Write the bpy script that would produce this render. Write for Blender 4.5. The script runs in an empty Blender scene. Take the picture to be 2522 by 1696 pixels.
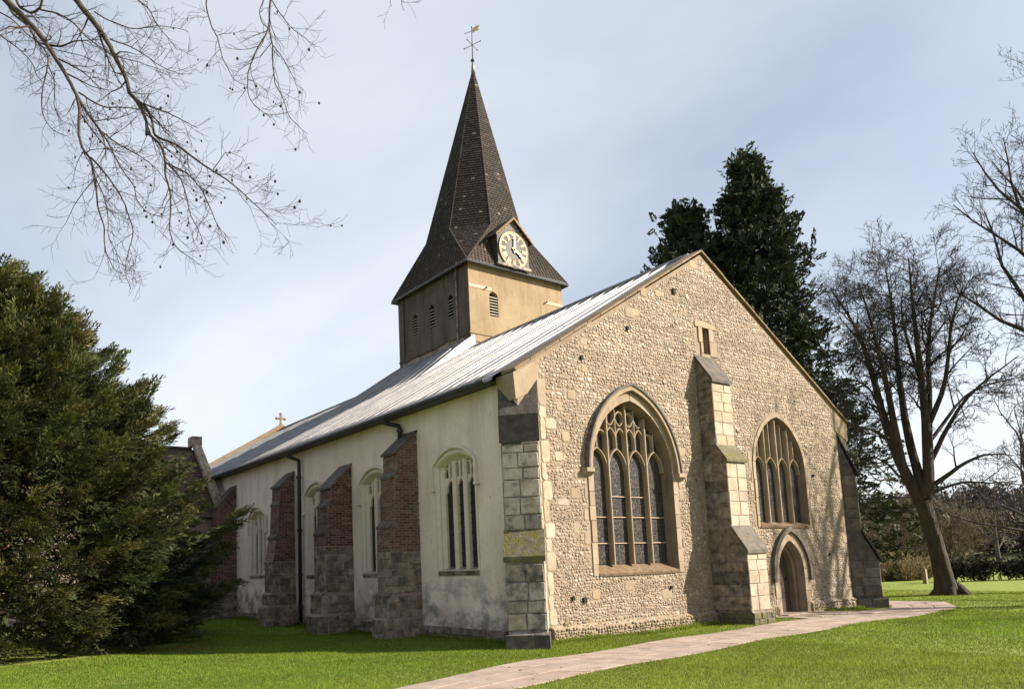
import bpy, math, random
import numpy as np
from mathutils import Matrix, Euler, Vector
from mathutils.geometry import tessellate_polygon
R_ = random.Random(7)
NP = np.random.default_rng(11)
rad = math.radians
scene = bpy.context.scene
C = scene.collection

# ------------------------------------------------------------------ camera
CAM = np.array([-10.4618, -11.6011, 1.594])
cam = bpy.data.cameras.new('camera')
cam_o = bpy.data.objects.new('camera', cam); C.objects.link(cam_o)
cam.sensor_fit = 'HORIZONTAL'; cam.sensor_width = 36
cam.lens = 1854.009 / 2522 * 36
cam.shift_x = (1261 - 1047.476) / 2522
cam.shift_y = (1175.3255 - 848) / 2522
cam.clip_start = .1; cam.clip_end = 6000
CROT = Matrix.Rotation(rad(-34.7258), 3, 'Z') @ Matrix.Rotation(rad(96.89377), 3, 'X') @ Matrix.Rotation(rad(-2.04411), 3, 'Z')
cam_o.matrix_world = Matrix.Translation(Vector(CAM)) @ CROT.to_4x4()
scene.camera = cam_o

# ------------------------------------------------------------------ light
SUN = Vector((1.10, -1.0, .88)).normalized()
EL, AZ = math.asin(SUN.z), math.atan2(SUN.x, SUN.y)
world = bpy.data.worlds.new('World'); scene.world = world; world.use_nodes = True
wn, wl = world.node_tree.nodes, world.node_tree.links
bg = wn['Background']
sky = wn.new('ShaderNodeTexSky'); sky.sky_type = 'NISHITA'; sky.sun_disc = False
sky.sun_elevation = EL; sky.sun_rotation = AZ; sky.air_density = 1.15; sky.dust_density = .4; sky.ozone_density = .6
tc = wn.new('ShaderNodeTexCoord'); sep = wn.new('ShaderNodeSeparateXYZ'); wl.new(tc.outputs['Generated'], sep.inputs[0])
zz = wn.new('ShaderNodeMath'); zz.operation = 'MAXIMUM'; wl.new(sep.outputs['Z'], zz.inputs[0]); zz.inputs[1].default_value = 0.0
za = wn.new('ShaderNodeMath'); za.operation = 'ADD'; wl.new(zz.outputs[0], za.inputs[0]); za.inputs[1].default_value = .22
dv = wn.new('ShaderNodeVectorMath'); dv.operation = 'DIVIDE'; wl.new(tc.outputs['Generated'], dv.inputs[0])
cx3 = wn.new('ShaderNodeCombineXYZ')
for i in range(3): wl.new(za.outputs[0], cx3.inputs[i])
wl.new(cx3.outputs[0], dv.inputs[1])
mp = wn.new('ShaderNodeMapping'); mp.inputs['Rotation'].default_value = (0, 0, rad(14)); mp.inputs['Scale'].default_value = (.95, .55, 0)
mp.inputs['Location'].default_value = (15.1, 3.3, 0)
wl.new(dv.outputs[0], mp.inputs[0])
n1 = wn.new('ShaderNodeTexNoise'); n1.inputs['Scale'].default_value = .85; n1.inputs['Detail'].default_value = 6; n1.inputs['Roughness'].default_value = .48; n1.inputs['Distortion'].default_value = .25
wl.new(mp.outputs[0], n1.inputs['Vector'])
rp = wn.new('ShaderNodeValToRGB'); wl.new(n1.outputs['Fac'], rp.inputs[0])
rp.color_ramp.elements[0].position = .36; rp.color_ramp.elements[0].color = (.30, .30, .30, 1)
rp.color_ramp.elements[1].position = .72; rp.color_ramp.elements[1].color = (.88, .88, .88, 1)
mx = wn.new('ShaderNodeMix'); mx.data_type = 'RGBA'
hz = wn.new('ShaderNodeMapRange'); wl.new(sep.outputs['Z'], hz.inputs[0]); hz.interpolation_type = 'SMOOTHSTEP'; hz.inputs[1].default_value = .30; hz.inputs[2].default_value = -.02; hz.inputs[3].default_value = 0; hz.inputs[4].default_value = .42
hm = wn.new('ShaderNodeMath'); hm.operation = 'MULTIPLY_ADD'; wl.new(hz.outputs[0], hm.inputs[0]); hi_ = wn.new('ShaderNodeMath'); hi_.operation = 'SUBTRACT'; hi_.inputs[0].default_value = 1; wl.new(rp.outputs[0], hi_.inputs[1]); wl.new(hi_.outputs[0], hm.inputs[1]); wl.new(rp.outputs[0], hm.inputs[2])
wl.new(hm.outputs[0], mx.inputs['Factor']); wl.new(sky.outputs[0], mx.inputs['A']); mx.inputs['B'].default_value = (8.75, 9.05, 9.65, 1)
wl.new(mx.outputs['Result'], bg.inputs['Color'])
bg.inputs['Strength'].default_value = .05

sl = bpy.data.lights.new('sun', 'SUN'); so = bpy.data.objects.new('sun', sl); C.objects.link(so)
sl.energy = 5.0; sl.angle = rad(.55); sl.color = (1, .875, .72)
so.rotation_euler = SUN.to_track_quat('Z', 'Y').to_euler(); so.location = (30, -30, 40)
vs = scene.view_settings
vs.view_transform = 'Standard'; vs.look = 'None'; vs.gamma = 1; vs.exposure = 1.36; vs.use_curve_mapping = False

# ------------------------------------------------------------------ materials
MATS = {}
def mat(name, cols, scale=4.0, rough=.85, bump=0.0, bscale=None, metal=0.0, attr=False, objrand=0.0, spec=.3, detail=6, trans=0.0, coord='Object', stain=None, stretch=None, nrough=.6):
    """noise between 2-3 colours, optional per-piece attribute tint, random per-object value, fine relief and shaped stains"""
    m = bpy.data.materials.new(name); m.use_nodes = True; MATS[name] = m
    n, l = m.node_tree.nodes, m.node_tree.links
    b = n['Principled BSDF']; b.inputs['Roughness'].default_value = rough; b.inputs['Metallic'].default_value = metal
    b.inputs['Specular IOR Level'].default_value = spec
    t = n.new('ShaderNodeTexCoord'); src = t.outputs[coord]
    if stretch:
        mpn = n.new('ShaderNodeMapping'); mpn.inputs['Scale'].default_value = stretch; l.new(src, mpn.inputs[0]); src2 = mpn.outputs[0]
    else: src2 = src
    no = n.new('ShaderNodeTexNoise'); no.inputs['Scale'].default_value = scale; no.inputs['Detail'].default_value = detail; no.inputs['Roughness'].default_value = nrough
    l.new(src2, no.inputs['Vector'])
    r = n.new('ShaderNodeValToRGB'); l.new(no.outputs['Fac'], r.inputs[0])
    els = r.color_ramp.elements
    pos = [.3, .7] if len(cols) == 2 else [.28, .5, .72]
    while len(els) < len(cols): els.new(.5)
    for e, p_, c_ in zip(els, pos, cols): e.position = p_; e.color = (*c_, 1)
    out = r.outputs[0]
    if stain:
        for (sc, lo, hi, col, st, *zr) in stain:
            s = n.new('ShaderNodeTexNoise'); s.inputs['Scale'].default_value = sc; s.inputs['Detail'].default_value = 8; s.inputs['Roughness'].default_value = .65
            mm = n.new('ShaderNodeMapping'); mm.inputs['Scale'].default_value = st; mm.inputs['Location'].default_value = (sc * 3.1, hi * 7, lo * 5); l.new(src, mm.inputs[0]); l.new(mm.outputs[0], s.inputs['Vector'])
            q = n.new('ShaderNodeMapRange'); l.new(s.outputs['Fac'], q.inputs[0]); q.inputs[1].default_value = lo; q.inputs[2].default_value = hi; fac = q.outputs[0]
            if zr:   # stains that only climb to a certain height
                sp_ = n.new('ShaderNodeSeparateXYZ'); l.new(src, sp_.inputs[0]); zq = n.new('ShaderNodeMapRange'); l.new(sp_.outputs['Z'], zq.inputs[0]); zq.inputs[1].default_value = zr[0][1]; zq.inputs[2].default_value = zr[0][0]
                ml = n.new('ShaderNodeMath'); ml.operation = 'MULTIPLY'; l.new(fac, ml.inputs[0]); l.new(zq.outputs[0], ml.inputs[1]); fac = ml.outputs[0]
            x = n.new('ShaderNodeMix'); x.data_type = 'RGBA'; l.new(fac, x.inputs['Factor']); l.new(out, x.inputs['A']); x.inputs['B'].default_value = (*col, 1)
            out = x.outputs['Result']
    if attr:
        a = n.new('ShaderNodeAttribute'); a.attribute_name = 'Col'
        x = n.new('ShaderNodeMix'); x.data_type = 'RGBA'; x.blend_type = 'MULTIPLY'; x.inputs['Factor'].default_value = 1
        l.new(out, x.inputs['A']); l.new(a.outputs['Color'], x.inputs['B']); out = x.outputs['Result']
    if objrand:
        oi = n.new('ShaderNodeObjectInfo'); q = n.new('ShaderNodeMapRange'); l.new(oi.outputs['Random'], q.inputs[0])
        q.inputs[3].default_value = 1 - objrand; q.inputs[4].default_value = 1 + objrand
        hs = n.new('ShaderNodeHueSaturation'); l.new(out, hs.inputs['Color']); l.new(q.outputs[0], hs.inputs['Value'])
        q2 = n.new('ShaderNodeMath'); q2.operation = 'MULTIPLY'; l.new(oi.outputs['Random'], q2.inputs[0]); q2.inputs[1].default_value = 7.77
        q3 = n.new('ShaderNodeMath'); q3.operation = 'FRACT'; l.new(q2.outputs[0], q3.inputs[0])
        q4 = n.new('ShaderNodeMapRange'); l.new(q3.outputs[0], q4.inputs[0]); q4.inputs[3].default_value = 1 - objrand; q4.inputs[4].default_value = 1 + objrand * .6
        l.new(q4.outputs[0], hs.inputs['Saturation']); out = hs.outputs[0]
    l.new(out, b.inputs['Base Color'])
    if bump:
        bn = n.new('ShaderNodeTexNoise'); bn.inputs['Scale'].default_value = bscale or scale * 6; bn.inputs['Detail'].default_value = 6; bn.inputs['Roughness'].default_value = .65
        l.new(src2, bn.inputs['Vector'])
        bb = n.new('ShaderNodeBump'); bb.inputs['Strength'].default_value = 1; bb.inputs['Distance'].default_value = bump
        l.new(bn.outputs['Fac'], bb.inputs['Height']); l.new(bb.outputs[0], b.inputs['Normal'])
    if trans:
        tr = n.new('ShaderNodeBsdfTranslucent'); l.new(out, tr.inputs['Color']); ms = n.new('ShaderNodeMixShader'); ms.inputs[0].default_value = trans
        l.new(b.outputs[0], ms.inputs[1]); l.new(tr.outputs[0], ms.inputs[2]); l.new(ms.outputs[0], n['Material Output'].inputs['Surface'])
    return m
I3 = (1, 1, 1)
mat('mortar', [(.18, .135, .095), (.25, .193, .14), (.30, .24, .18)], 1.1, bump=.03, bscale=24)
mat('flint', [(.82, .82, .82), (1, 1, 1)], 14, rough=.55, bump=.008, bscale=40, attr=True, spec=.4, stain=[(.4, .42, .66, (.74, .68, .64), I3), (.9, .48, .64, (1.28, 1.3, 1.34), I3), (2.0, .54, .66, (.62, .57, .53), (1.5, 1, .6))])
mat('ashlar', [(.27, .215, .152), (.36, .295, .22), (.42, .36, .285)], 3, bump=.008, bscale=28, objrand=.14, stain=[(5, .55, .72, (.17, .14, .105), I3)])
mat('dressing', [(.24, .183, .125), (.31, .245, .175)], 3, bump=.006, bscale=30, objrand=.13, stain=[(4, .57, .75, (.19, .15, .105), (1, 1, .5))])
mat('sill_stone', [(.085, .056, .032), (.145, .098, .056), (.20, .142, .086)], 7, bump=.012, bscale=26)
mat('hood_stone', [(.075, .058, .044), (.15, .118, .085), (.20, .16, .115)], 5, bump=.01, bscale=26)
mat('shaded_far_stone', [(.05, .04, .032), (.095, .078, .062), (.145, .12, .095)], 5, bump=.014, bscale=22, objrand=.3)
mat('shaded_reveal_stone', [(.13, .10, .07), (.19, .148, .105)], 3, bump=.006, bscale=30, stain=[(3, .5, .7, (.085, .065, .046), (1, 1, .4))])  # dressing darkened in colour to stand for shade inside the reveals
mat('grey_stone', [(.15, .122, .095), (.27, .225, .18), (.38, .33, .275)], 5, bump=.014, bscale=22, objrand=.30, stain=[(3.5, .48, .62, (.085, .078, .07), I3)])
mat('pale_block', [(.24, .20, .16), (.36, .305, .25), (.46, .40, .335)], 4, bump=.012, bscale=22, objrand=.22, stain=[(4, .52, .68, (.11, .098, .083), I3)])
mat('dark_stone', [(.045, .038, .032), (.085, .073, .060), (.13, .112, .092)], 6, bump=.012, bscale=24, objrand=.3)
mat('mossy_stone', [(.05, .045, .035), (.10, .09, .06), (.16, .15, .10)], 7, bump=.02, bscale=20, stain=[(6, .47, .60, (.105, .095, .022), I3)])
mat('side_stone', [(.10, .077, .058), (.20, .16, .122), (.30, .25, .195)], 5, bump=.014, bscale=22, objrand=.38, stain=[(6, .5, .66, (.06, .052, .045), I3)])
mat('side_mortar', [(.17, .145, .115), (.30, .265, .22)], 5, bump=.01)
mat('limewash', [(.64, .53, .455), (.72, .605, .525), (.76, .655, .58)], 1.1, bump=.012, bscale=16, stain=[(1.0, .5, .75, (.46, .385, .32), (1, 1.6, .35)), (7, .6, .74, (.43, .36, .30), I3), (1.7, .46, .60, (.25, .235, .215), (1, 1, 1.3), (.7, 1.7)), (3.2, .40, .6, (.16, .14, .12), (1, 1, 1.5), (.1, .75))])
mat('limewash_base', [(.50, .44, .375), (.58, .515, .445), (.65, .58, .51)], 1.1, bump=.014, bscale=16, stain=[(1.0, .5, .75, (.40, .36, .31), (1, 1.6, .35)), (2.6, .53, .62, (.22, .215, .20), (1, 1, 1.2))])
mat('window_stone', [(.56, .485, .40), (.66, .58, .49)], 5, bump=.004, bscale=30)
mat('brick', [(.085, .047, .040), (.132, .072, .060), (.168, .10, .085)], 5, bump=.006, bscale=45, objrand=.35, attr=False)
mat('brick_joined', [(.8, .8, .8), (1, 1, 1)], 9, bump=.006, bscale=45, attr=True)
mat('brick_mortar', [(.20, .155, .125), (.29, .235, .195)], 8, bump=.006)
mat('roof_tile', [(.025, .018, .014), (.045, .031, .024), (.06, .042, .031)], 3, bump=.01, bscale=20)
mat('lead', [(.13, .132, .142), (.185, .186, .194), (.225, .222, .22)], 1.4, rough=.48, metal=.45, bump=.012, bscale=5, spec=.5, stain=[(4, .55, .8, (.26, .26, .27), (.3, 2.2, .3))], objrand=.07)
mat('gutter', [(.03, .032, .036), (.055, .058, .064)], 6, rough=.5, bump=.003)
mat('iron', [(.012, .012, .013), (.024, .023, .023)], 9, rough=.5)
mat('coping', [(.15, .10, .056), (.225, .16, .092)], 5, bump=.008, bscale=25, objrand=.15)
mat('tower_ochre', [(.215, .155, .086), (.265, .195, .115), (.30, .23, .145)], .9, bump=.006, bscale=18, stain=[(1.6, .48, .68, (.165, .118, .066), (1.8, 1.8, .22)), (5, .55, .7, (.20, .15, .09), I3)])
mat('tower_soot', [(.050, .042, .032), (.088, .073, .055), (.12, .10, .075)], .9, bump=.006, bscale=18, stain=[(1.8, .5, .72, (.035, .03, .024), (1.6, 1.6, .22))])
mat('pale_band', [(.43, .32, .225), (.48, .37, .27)], 4, bump=.003)
mat('shingle', [(.6, .6, .6), (1, 1, 1)], 5, rough=.8, bump=.006, bscale=40, attr=True)
mat('slate', [(.12, .11, .10), (.18, .165, .15)], 6, bump=.004, objrand=.15)
mat('clock_black', [(.010, .010, .011), (.018, .017, .017)], 6, rough=.55)
mat('clock_ring', [(.018, .014, .011), (.03, .023, .018)], 6, rough=.6)
mat('gold', [(.27, .185, .085), (.33, .235, .115)], 8, rough=.45, metal=.25)
mat('oak_door', [(.035, .024, .017), (.065, .045, .032)], 4, rough=.7, bump=.006, stretch=(6, 6, .6))
mat('louvre', [(.30, .28, .25), (.42, .40, .36)], 5, rough=.7)
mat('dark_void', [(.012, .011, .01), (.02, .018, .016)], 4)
mat('bark', [(.018, .013, .010), (.036, .027, .020), (.065, .050, .036)], 6, bump=.06, bscale=14, stretch=(1, 1, .22))
mat('twig', [(.014, .010, .008), (.024, .018, .014)], 3, rough=.8)
mat('beech_bark', [(.026, .019, .015), (.045, .033, .025), (.080, .058, .042)], 9, bump=.008, bscale=30)
mat('beech_twig', [(.032, .019, .015), (.055, .034, .026)], 4)
mat('yew_leaf', [(.85, .85, .85), (1, 1, 1)], 2, rough=.55, attr=True, trans=.22, spec=.25)
mat('fir_leaf', [(.85, .85, .85), (1, 1, 1)], 2, rough=.7, attr=True, trans=.10, spec=.2)
mat('lawn', [(.125, .172, .020), (.160, .215, .028), (.185, .232, .036)], .9, rough=.9, bump=.03, bscale=22, detail=10, stain=[(.35, .5, .75, (.18, .20, .040), I3), (11, .58, .7, (.08, .115, .016), I3)])
mat('blade', [(.80, .80, .80), (1, 1, 1)], 1.5, rough=.6, attr=True, trans=.45, spec=.15)
mat('paving', [(.215, .166, .135), (.275, .218, .18), (.31, .255, .213)], 2.2, bump=.006, bscale=30, objrand=.10, stain=[(3, .55, .75, (.15, .125, .10), I3)])
mat('grit', [(.14, .115, .085), (.22, .185, .14)], 12, bump=.01)
mat('hedge_leaf', [(.8, .8, .8), (1, 1, 1)], 2, rough=.7, attr=True, trans=.1)
mat('meadow', [(.085, .115, .025), (.13, .155, .045)], .05)
mat('wood_far', [(.8, .8, .8), (1, 1, 1)], .3, rough=.95, attr=True)
mat('post_wood', [(.20, .165, .125), (.28, .235, .18)], 5, bump=.006, stretch=(4, 4, .5))
mat('litter', [(.11, .045, .02), (.20, .095, .045)], 4)
mat('house_brick', [(.30, .13, .095), (.42, .2, .15)], 12, bump=.004)
mat('house_tile', [(.30, .115, .08), (.40, .17, .12)], 8, bump=.01)
mat('white_paint_lit_lead', [(.72, .71, .69), (.78, .77, .75)], 6, rough=.5)
# leaded glass: pale lead cames over dark panes
def glass(name, sc, came, w):
    m = mat(name, [(.012, .012, .014), (.035, .034, .034)], 9, rough=.3, bump=.014, bscale=13, spec=.22)
    n, l = m.node_tree.nodes, m.node_tree.links; b = n['Principled BSDF']
    t = n.new('ShaderNodeTexCoord'); v = n.new('ShaderNodeTexVoronoi'); v.feature = 'DISTANCE_TO_EDGE'; v.inputs['Scale'].default_value = sc; v.inputs['Randomness'].default_value = .75
    mm = n.new('ShaderNodeMapping'); mm.inputs['Scale'].default_value = (1.5, 1.5, 1); l.new(t.outputs['Object'], mm.inputs[0]); l.new(mm.outputs[0], v.inputs['Vector'])
    r = n.new('ShaderNodeMath'); r.operation = 'LESS_THAN'; l.new(v.outputs['Distance'], r.inputs[0]); r.inputs[1].default_value = w
    x = n.new('ShaderNodeMix'); x.data_type = 'RGBA'; l.new(r.outputs[0], x.inputs['Factor'])
    old = b.inputs['Base Color'].links[0].from_socket; l.new(old, x.inputs['A']); x.inputs['B'].default_value = (*came, 1); l.new(x.outputs['Result'], b.inputs['Base Color'])
    r2 = n.new('ShaderNodeMapRange'); l.new(r.outputs[0], r2.inputs[0]); r2.inputs[3].default_value = .3; r2.inputs[4].default_value = .6; l.new(r2.outputs[0], b.inputs['Roughness'])
glass('leaded_glass', 11, (.10, .085, .075), .035)
glass('side_glass', 6, (.06, .06, .062), .03)

# ------------------------------------------------------------------ helpers
def tag(o, label=None, cat=None, group=None, kind=None):
    for k, v in (('label', label), ('category', cat), ('group', group), ('kind', kind)):
        if v: o[k] = v
    return o
def empty(name, loc=(0, 0, 0)):
    o = bpy.data.objects.new(name, None); o.location = loc; o.empty_display_size = .3; C.objects.link(o); return o
def link_mesh(name, me, parent=None, off=None):
    o = bpy.data.objects.new(name, me); C.objects.link(o)
    if parent: o.parent = parent
    if off is not None: o.location = off
    return o
def np_mesh(name, V, F, material, col=None, smooth=False):
    """V (n,3) array, F list of arrays (m,k)"""
    me = bpy.data.meshes.new(name)
    V = np.ascontiguousarray(V, np.float32)
    Fs = [np.asarray(f, np.int32) for f in F if len(f)]
    me.vertices.add(len(V)); me.vertices.foreach_set('co', V.ravel())
    idx = np.concatenate([f.ravel() for f in Fs]); cnt = np.concatenate([np.full(len(f), f.shape[1], np.int32) for f in Fs])
    st = np.concatenate([[0], np.cumsum(cnt)[:-1]]).astype(np.int32)
    me.loops.add(len(idx)); me.loops.foreach_set('vertex_index', idx)
    me.polygons.add(len(cnt)); me.polygons.foreach_set('loop_start', st)
    if smooth: me.polygons.foreach_set('use_smooth', np.ones(len(cnt), bool))
    if col is not None:
        a = me.color_attributes.new('Col', 'FLOAT_COLOR', 'POINT')
        a.data.foreach_set('color', np.concatenate([col, np.ones((len(V), 1))], 1).astype(np.float32).ravel())
    me.materials.append(MATS[material]); me.update(calc_edges=True); me.validate()
    return me
class MB:
    def __init__(s): s.v = []; s.f = []; s.c = []
    def poly(s, pts, faces, col=None):
        o = len(s.v); s.v += [tuple(p) for p in pts]; s.f += [tuple(i + o for i in f) for f in faces]
        if col is not None: s.c += [col] * len(pts)
    def hexa(s, p, col=None):   # 8 corners: 0-3 bottom ring, 4-7 top ring
        s.poly(p, [(0, 3, 2, 1), (4, 5, 6, 7), (0, 1, 5, 4), (1, 2, 6, 5), (2, 3, 7, 6), (3, 0, 4, 7)], col)
    def box(s, x0, x1, y0, y1, z0, z1, col=None):
        s.hexa([(x0, y0, z0), (x1, y0, z0), (x1, y1, z0), (x0, y1, z0), (x0, y0, z1), (x1, y0, z1), (x1, y1, z1), (x0, y1, z1)], col)
    def prism(s, ring0, ring1, col=None):
        n = len(ring0); s.poly(list(ring0) + list(ring1), [tuple(range(n - 1, -1, -1)), tuple(range(n, 2 * n))] + [(i, (i + 1) % n, n + (i + 1) % n, n + i) for i in range(n)], col)
    def tube(s, pts, r, sides=8, col=None):
        pts = [Vector(p) for p in pts]; rs = r if isinstance(r, (list, tuple)) else [r] * len(pts); n = len(pts); ring = []
        for i, p in enumerate(pts):
            t = (pts[min(i + 1, n - 1)] - pts[max(i - 1, 0)]).normalized()
            a = t.cross(Vector((0, 0, 1)) if abs(t.z) < .9 else Vector((1, 0, 0))).normalized(); b = t.cross(a)
            ring += [p + (a * math.cos(k * 2 * math.pi / sides) + b * math.sin(k * 2 * math.pi / sides)) * rs[i] for k in range(sides)]
        f = [(i * sides + k, i * sides + (k + 1) % sides, (i + 1) * sides + (k + 1) % sides, (i + 1) * sides + k) for i in range(n - 1) for k in range(sides)]
        f += [tuple(range(sides - 1, -1, -1)), tuple(range((n - 1) * sides, n * sides))]
        s.poly(ring, f, col)
    def ball(s, c, r, n=8, m=6, sc=(1, 1, 1), col=None):
        pts = [(c[0], c[1], c[2] - r * sc[2])]
        for j in range(1, m):
            a = -math.pi / 2 + math.pi * j / m
            pts += [(c[0] + r * sc[0] * math.cos(a) * math.cos(2 * math.pi * k / n), c[1] + r * sc[1] * math.cos(a) * math.sin(2 * math.pi * k / n), c[2] + r * sc[2] * math.sin(a)) for k in range(n)]
        pts.append((c[0], c[1], c[2] + r * sc[2])); e = len(pts) - 1
        f = [(0, 1 + (k + 1) % n, 1 + k) for k in range(n)] + [(e, e - n + k, e - n + (k + 1) % n) for k in range(n)]
        for j in range(m - 2): f += [(1 + j * n + k, 1 + j * n + (k + 1) % n, 1 + (j + 1) * n + (k + 1) % n, 1 + (j + 1) * n + k) for k in range(n)]
        s.poly(pts, f, col)
    def mesh(s, name, m, smooth=False, fix=True):
        me = bpy.data.meshes.new(name); me.from_pydata(s.v, [], s.f)
        if s.c:
            a = me.color_attributes.new('Col', 'FLOAT_COLOR', 'POINT'); a.data.foreach_set('color', np.array([(*c, 1) for c in s.c], np.float32).ravel())
        if smooth: me.polygons.foreach_set('use_smooth', [True] * len(me.polygons))
        me.materials.append(MATS[m])
        if fix:
            import bmesh
            b = bmesh.new(); b.from_mesh(me); bmesh.ops.recalc_face_normals(b, faces=b.faces); b.to_mesh(me); b.free()
        me.update(); return me
    def build(s, name, m, parent=None, smooth=False, fix=True): return link_mesh(name, s.mesh(name, m, smooth, fix), parent)

# wall frames: (u along wall, v up, o outward) -> world
def gab(u, v, o): return (u, -o, v)           # gable end wall, plane y = 0
def side(u, v, o): return (-o, u, v)          # long wall, plane x = 0
def arch_pts(u0, u1, v0, vs, va, n=12):
    """closed outline, anticlockwise from bottom left: pointed arch if the rise allows, else segmental"""
    w, h = u1 - u0, va - vs; mid = (u0 + u1) / 2; pts = [(u0, v0), (u1, v0)]; up = []
    if h >= w / 2 * .98:
        r = (w * w / 4 + h * h) / w; a1 = math.acos(max(-1, min(1, (r - w / 2) / r)))
        up = [(u1 - r + r * math.cos(a1 * i / n), vs + r * math.sin(a1 * i / n)) for i in range(n + 1)]
    else:
        for i in range(n + 1):
            t = 1 - i / n; up.append((mid + w / 2 * math.sin(t * math.pi / 2), vs + h * (1 - (math.sin(t * math.pi / 2)) ** 2.2)))
    up2 = [(2 * mid - u, v) for u, v in up[:-1]][::-1]
    return pts + up + up2
def arch_top(u0, u1, vs, va, u):
    p = arch_pts(u0, u1, vs, vs, va, 30)[2:]
    p = sorted(p)
    return float(np.interp(u, [q[0] for q in p], [q[1] for q in p]))
def ring(mb, T, outer, inner, o0, o1, closed=True, back=None):
    """band between two outlines of equal length; outer at depth o0 (face), walls back to o1"""
    n = len(outer); P = [T(u, v, o0) for u, v in outer] + [T(u, v, o0) for u, v in inner] + [T(u, v, o1) for u, v in inner] + [T(u, v, o1) for u, v in outer]
    rng = range(n if closed else n - 1); f = []
    for i in rng:
        j = (i + 1) % n
        for a in range(4):
            b = (a + 1) % 4; f.append((a * n + i, a * n + j, b * n + j, b * n + i))
    if not closed:
        f += [(0, n, 2 * n, 3 * n), (n - 1, 4 * n - 1, 3 * n - 1, 2 * n - 1)]
    mb.poly(P, f)
def ribbon(mb, T, pts, w, o0, o1):
    """moulded bar following a 2D line in the wall plane"""
    n = len(pts); L = []; Rr = []
    for i in range(n):
        a = np.array(pts[max(i - 1, 0)], float); b = np.array(pts[min(i + 1, n - 1)], float); t = (b - a) / (np.linalg.norm(b - a) + 1e-9); nn = np.array([-t[1], t[0]]) * w / 2
        L.append(tuple(np.array(pts[i]) + nn)); Rr.append(tuple(np.array(pts[i]) - nn))
    om = o0 - w * .35
    P = [T(u, v, om) for u, v in L] + [T((a[0] + b[0]) / 2 * .5 + a[0] * .5, (a[1] + b[1]) / 2 * .5 + a[1] * .5, o0) for a, b in zip(L, Rr)] + [T((a[0] + b[0]) / 2 * .5 + b[0] * .5, (a[1] + b[1]) / 2 * .5 + b[1] * .5, o0) for a, b in zip(L, Rr)] + [T(u, v, om) for u, v in Rr] + [T(u, v, o1) for u, v in Rr] + [T(u, v, o1) for u, v in L]
    f = []
    for i in range(n - 1):
        for a in range(6):
            b = (a + 1) % 6; f.append((a * n + i, a * n + i + 1, b * n + i + 1, b * n + i))
    f += [tuple(a * n for a in range(6)), tuple(a * n + n - 1 for a in range(5, -1, -1))]
    mb.poly(P, f)
def wall_with_holes(name, T, outer, holes, m, parent, reveal, o=0.0):
    loops = [[Vector((u, v, 0)) for u, v in outer]] + [[Vector((u, v, 0)) for u, v in h] for h in holes]
    tris = tessellate_polygon(loops); flat = [p for l in loops for p in l]
    mb = MB(); mb.poly([T(p.x, p.y, o) for p in flat], [tuple(t) for t in tris])
    for h in holes:
        n = len(h); mb.poly([T(u, v, o) for u, v in h] + [T(u, v, o - reveal) for u, v in h], [(i, (i + 1) % n, n + (i + 1) % n, n + i) for i in range(n)])
    me = mb.mesh(name, m, fix=False)
    return link_mesh(name, me, parent)
def block(mb, P, ch=.012, col=None):
    """chamfered stone from 4 face corners (anticlockwise seen from outside) and outward normal depth d"""
    (a, b, c, d), nrm, dep = P
    q = [Vector(x) for x in (a, b, c, d)]; ce = sum(q, Vector()) / 4; nv = Vector(nrm)
    mb.poly([x - nv * .02 for x in q] + [x + nv * (dep - ch) for x in q] + [x + (ce - x).normalized() * ch * 1.4 + nv * dep for x in q],
            [(0, 1, 5, 4), (1, 2, 6, 5), (2, 3, 7, 6), (3, 0, 4, 7), (4, 5, 9, 8), (5, 6, 10, 9), (6, 7, 11, 10), (7, 4, 8, 11), (8, 9, 10, 11)], col)
def stone_face(parent, name, O, U, nrm, w, z0, z1, m, hs=(.22, .34), ws=(.28, .55), proud=(.004, .014), skip=0, gap=.009, joined=None, jit=.006):
    """courses of separate stones over a vertical rectangle: origin O (x,y), direction U, width w"""
    z = z0; U = Vector((U[0], U[1], 0)); O = Vector((O[0], O[1], 0)); outs = []
    while z < z1 - .02:
        h = R_.uniform(*hs)
        if z1 - z - h < hs[0] * .6: h = z1 - z
        u = 0
        while u < w - .01:
            l = R_.uniform(*ws)
            if w - u - l < ws[0] * .6: l = w - u
            j = lambda: R_.uniform(-jit, jit)
            mb = joined or MB()
            a0, a1, b0, b1 = u + gap / 2, u + l - gap / 2, z + gap / 2, min(z + h, z1) - gap / 2
            P = [O + U * (a0 + j()) + Vector((0, 0, b0 + j())), O + U * (a1 + j()) + Vector((0, 0, b0 + j())), O + U * (a1 + j()) + Vector((0, 0, b1 + j())), O + U * (a0 + j()) + Vector((0, 0, b1 + j()))]
            if R_.random() >= skip:
                block(mb, (P, nrm, R_.uniform(*proud)))
                if joined is None: outs.append(mb.build(name, m, parent))
            u += l
        z += h
    return outs

W, HE, HR, LN = 13.58, 5.70, 9.70, 27.35
RX = W / 2
def slope_z(x): return HE + (HR - HE) * (x / RX if x < RX else (W - x) / RX)

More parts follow.
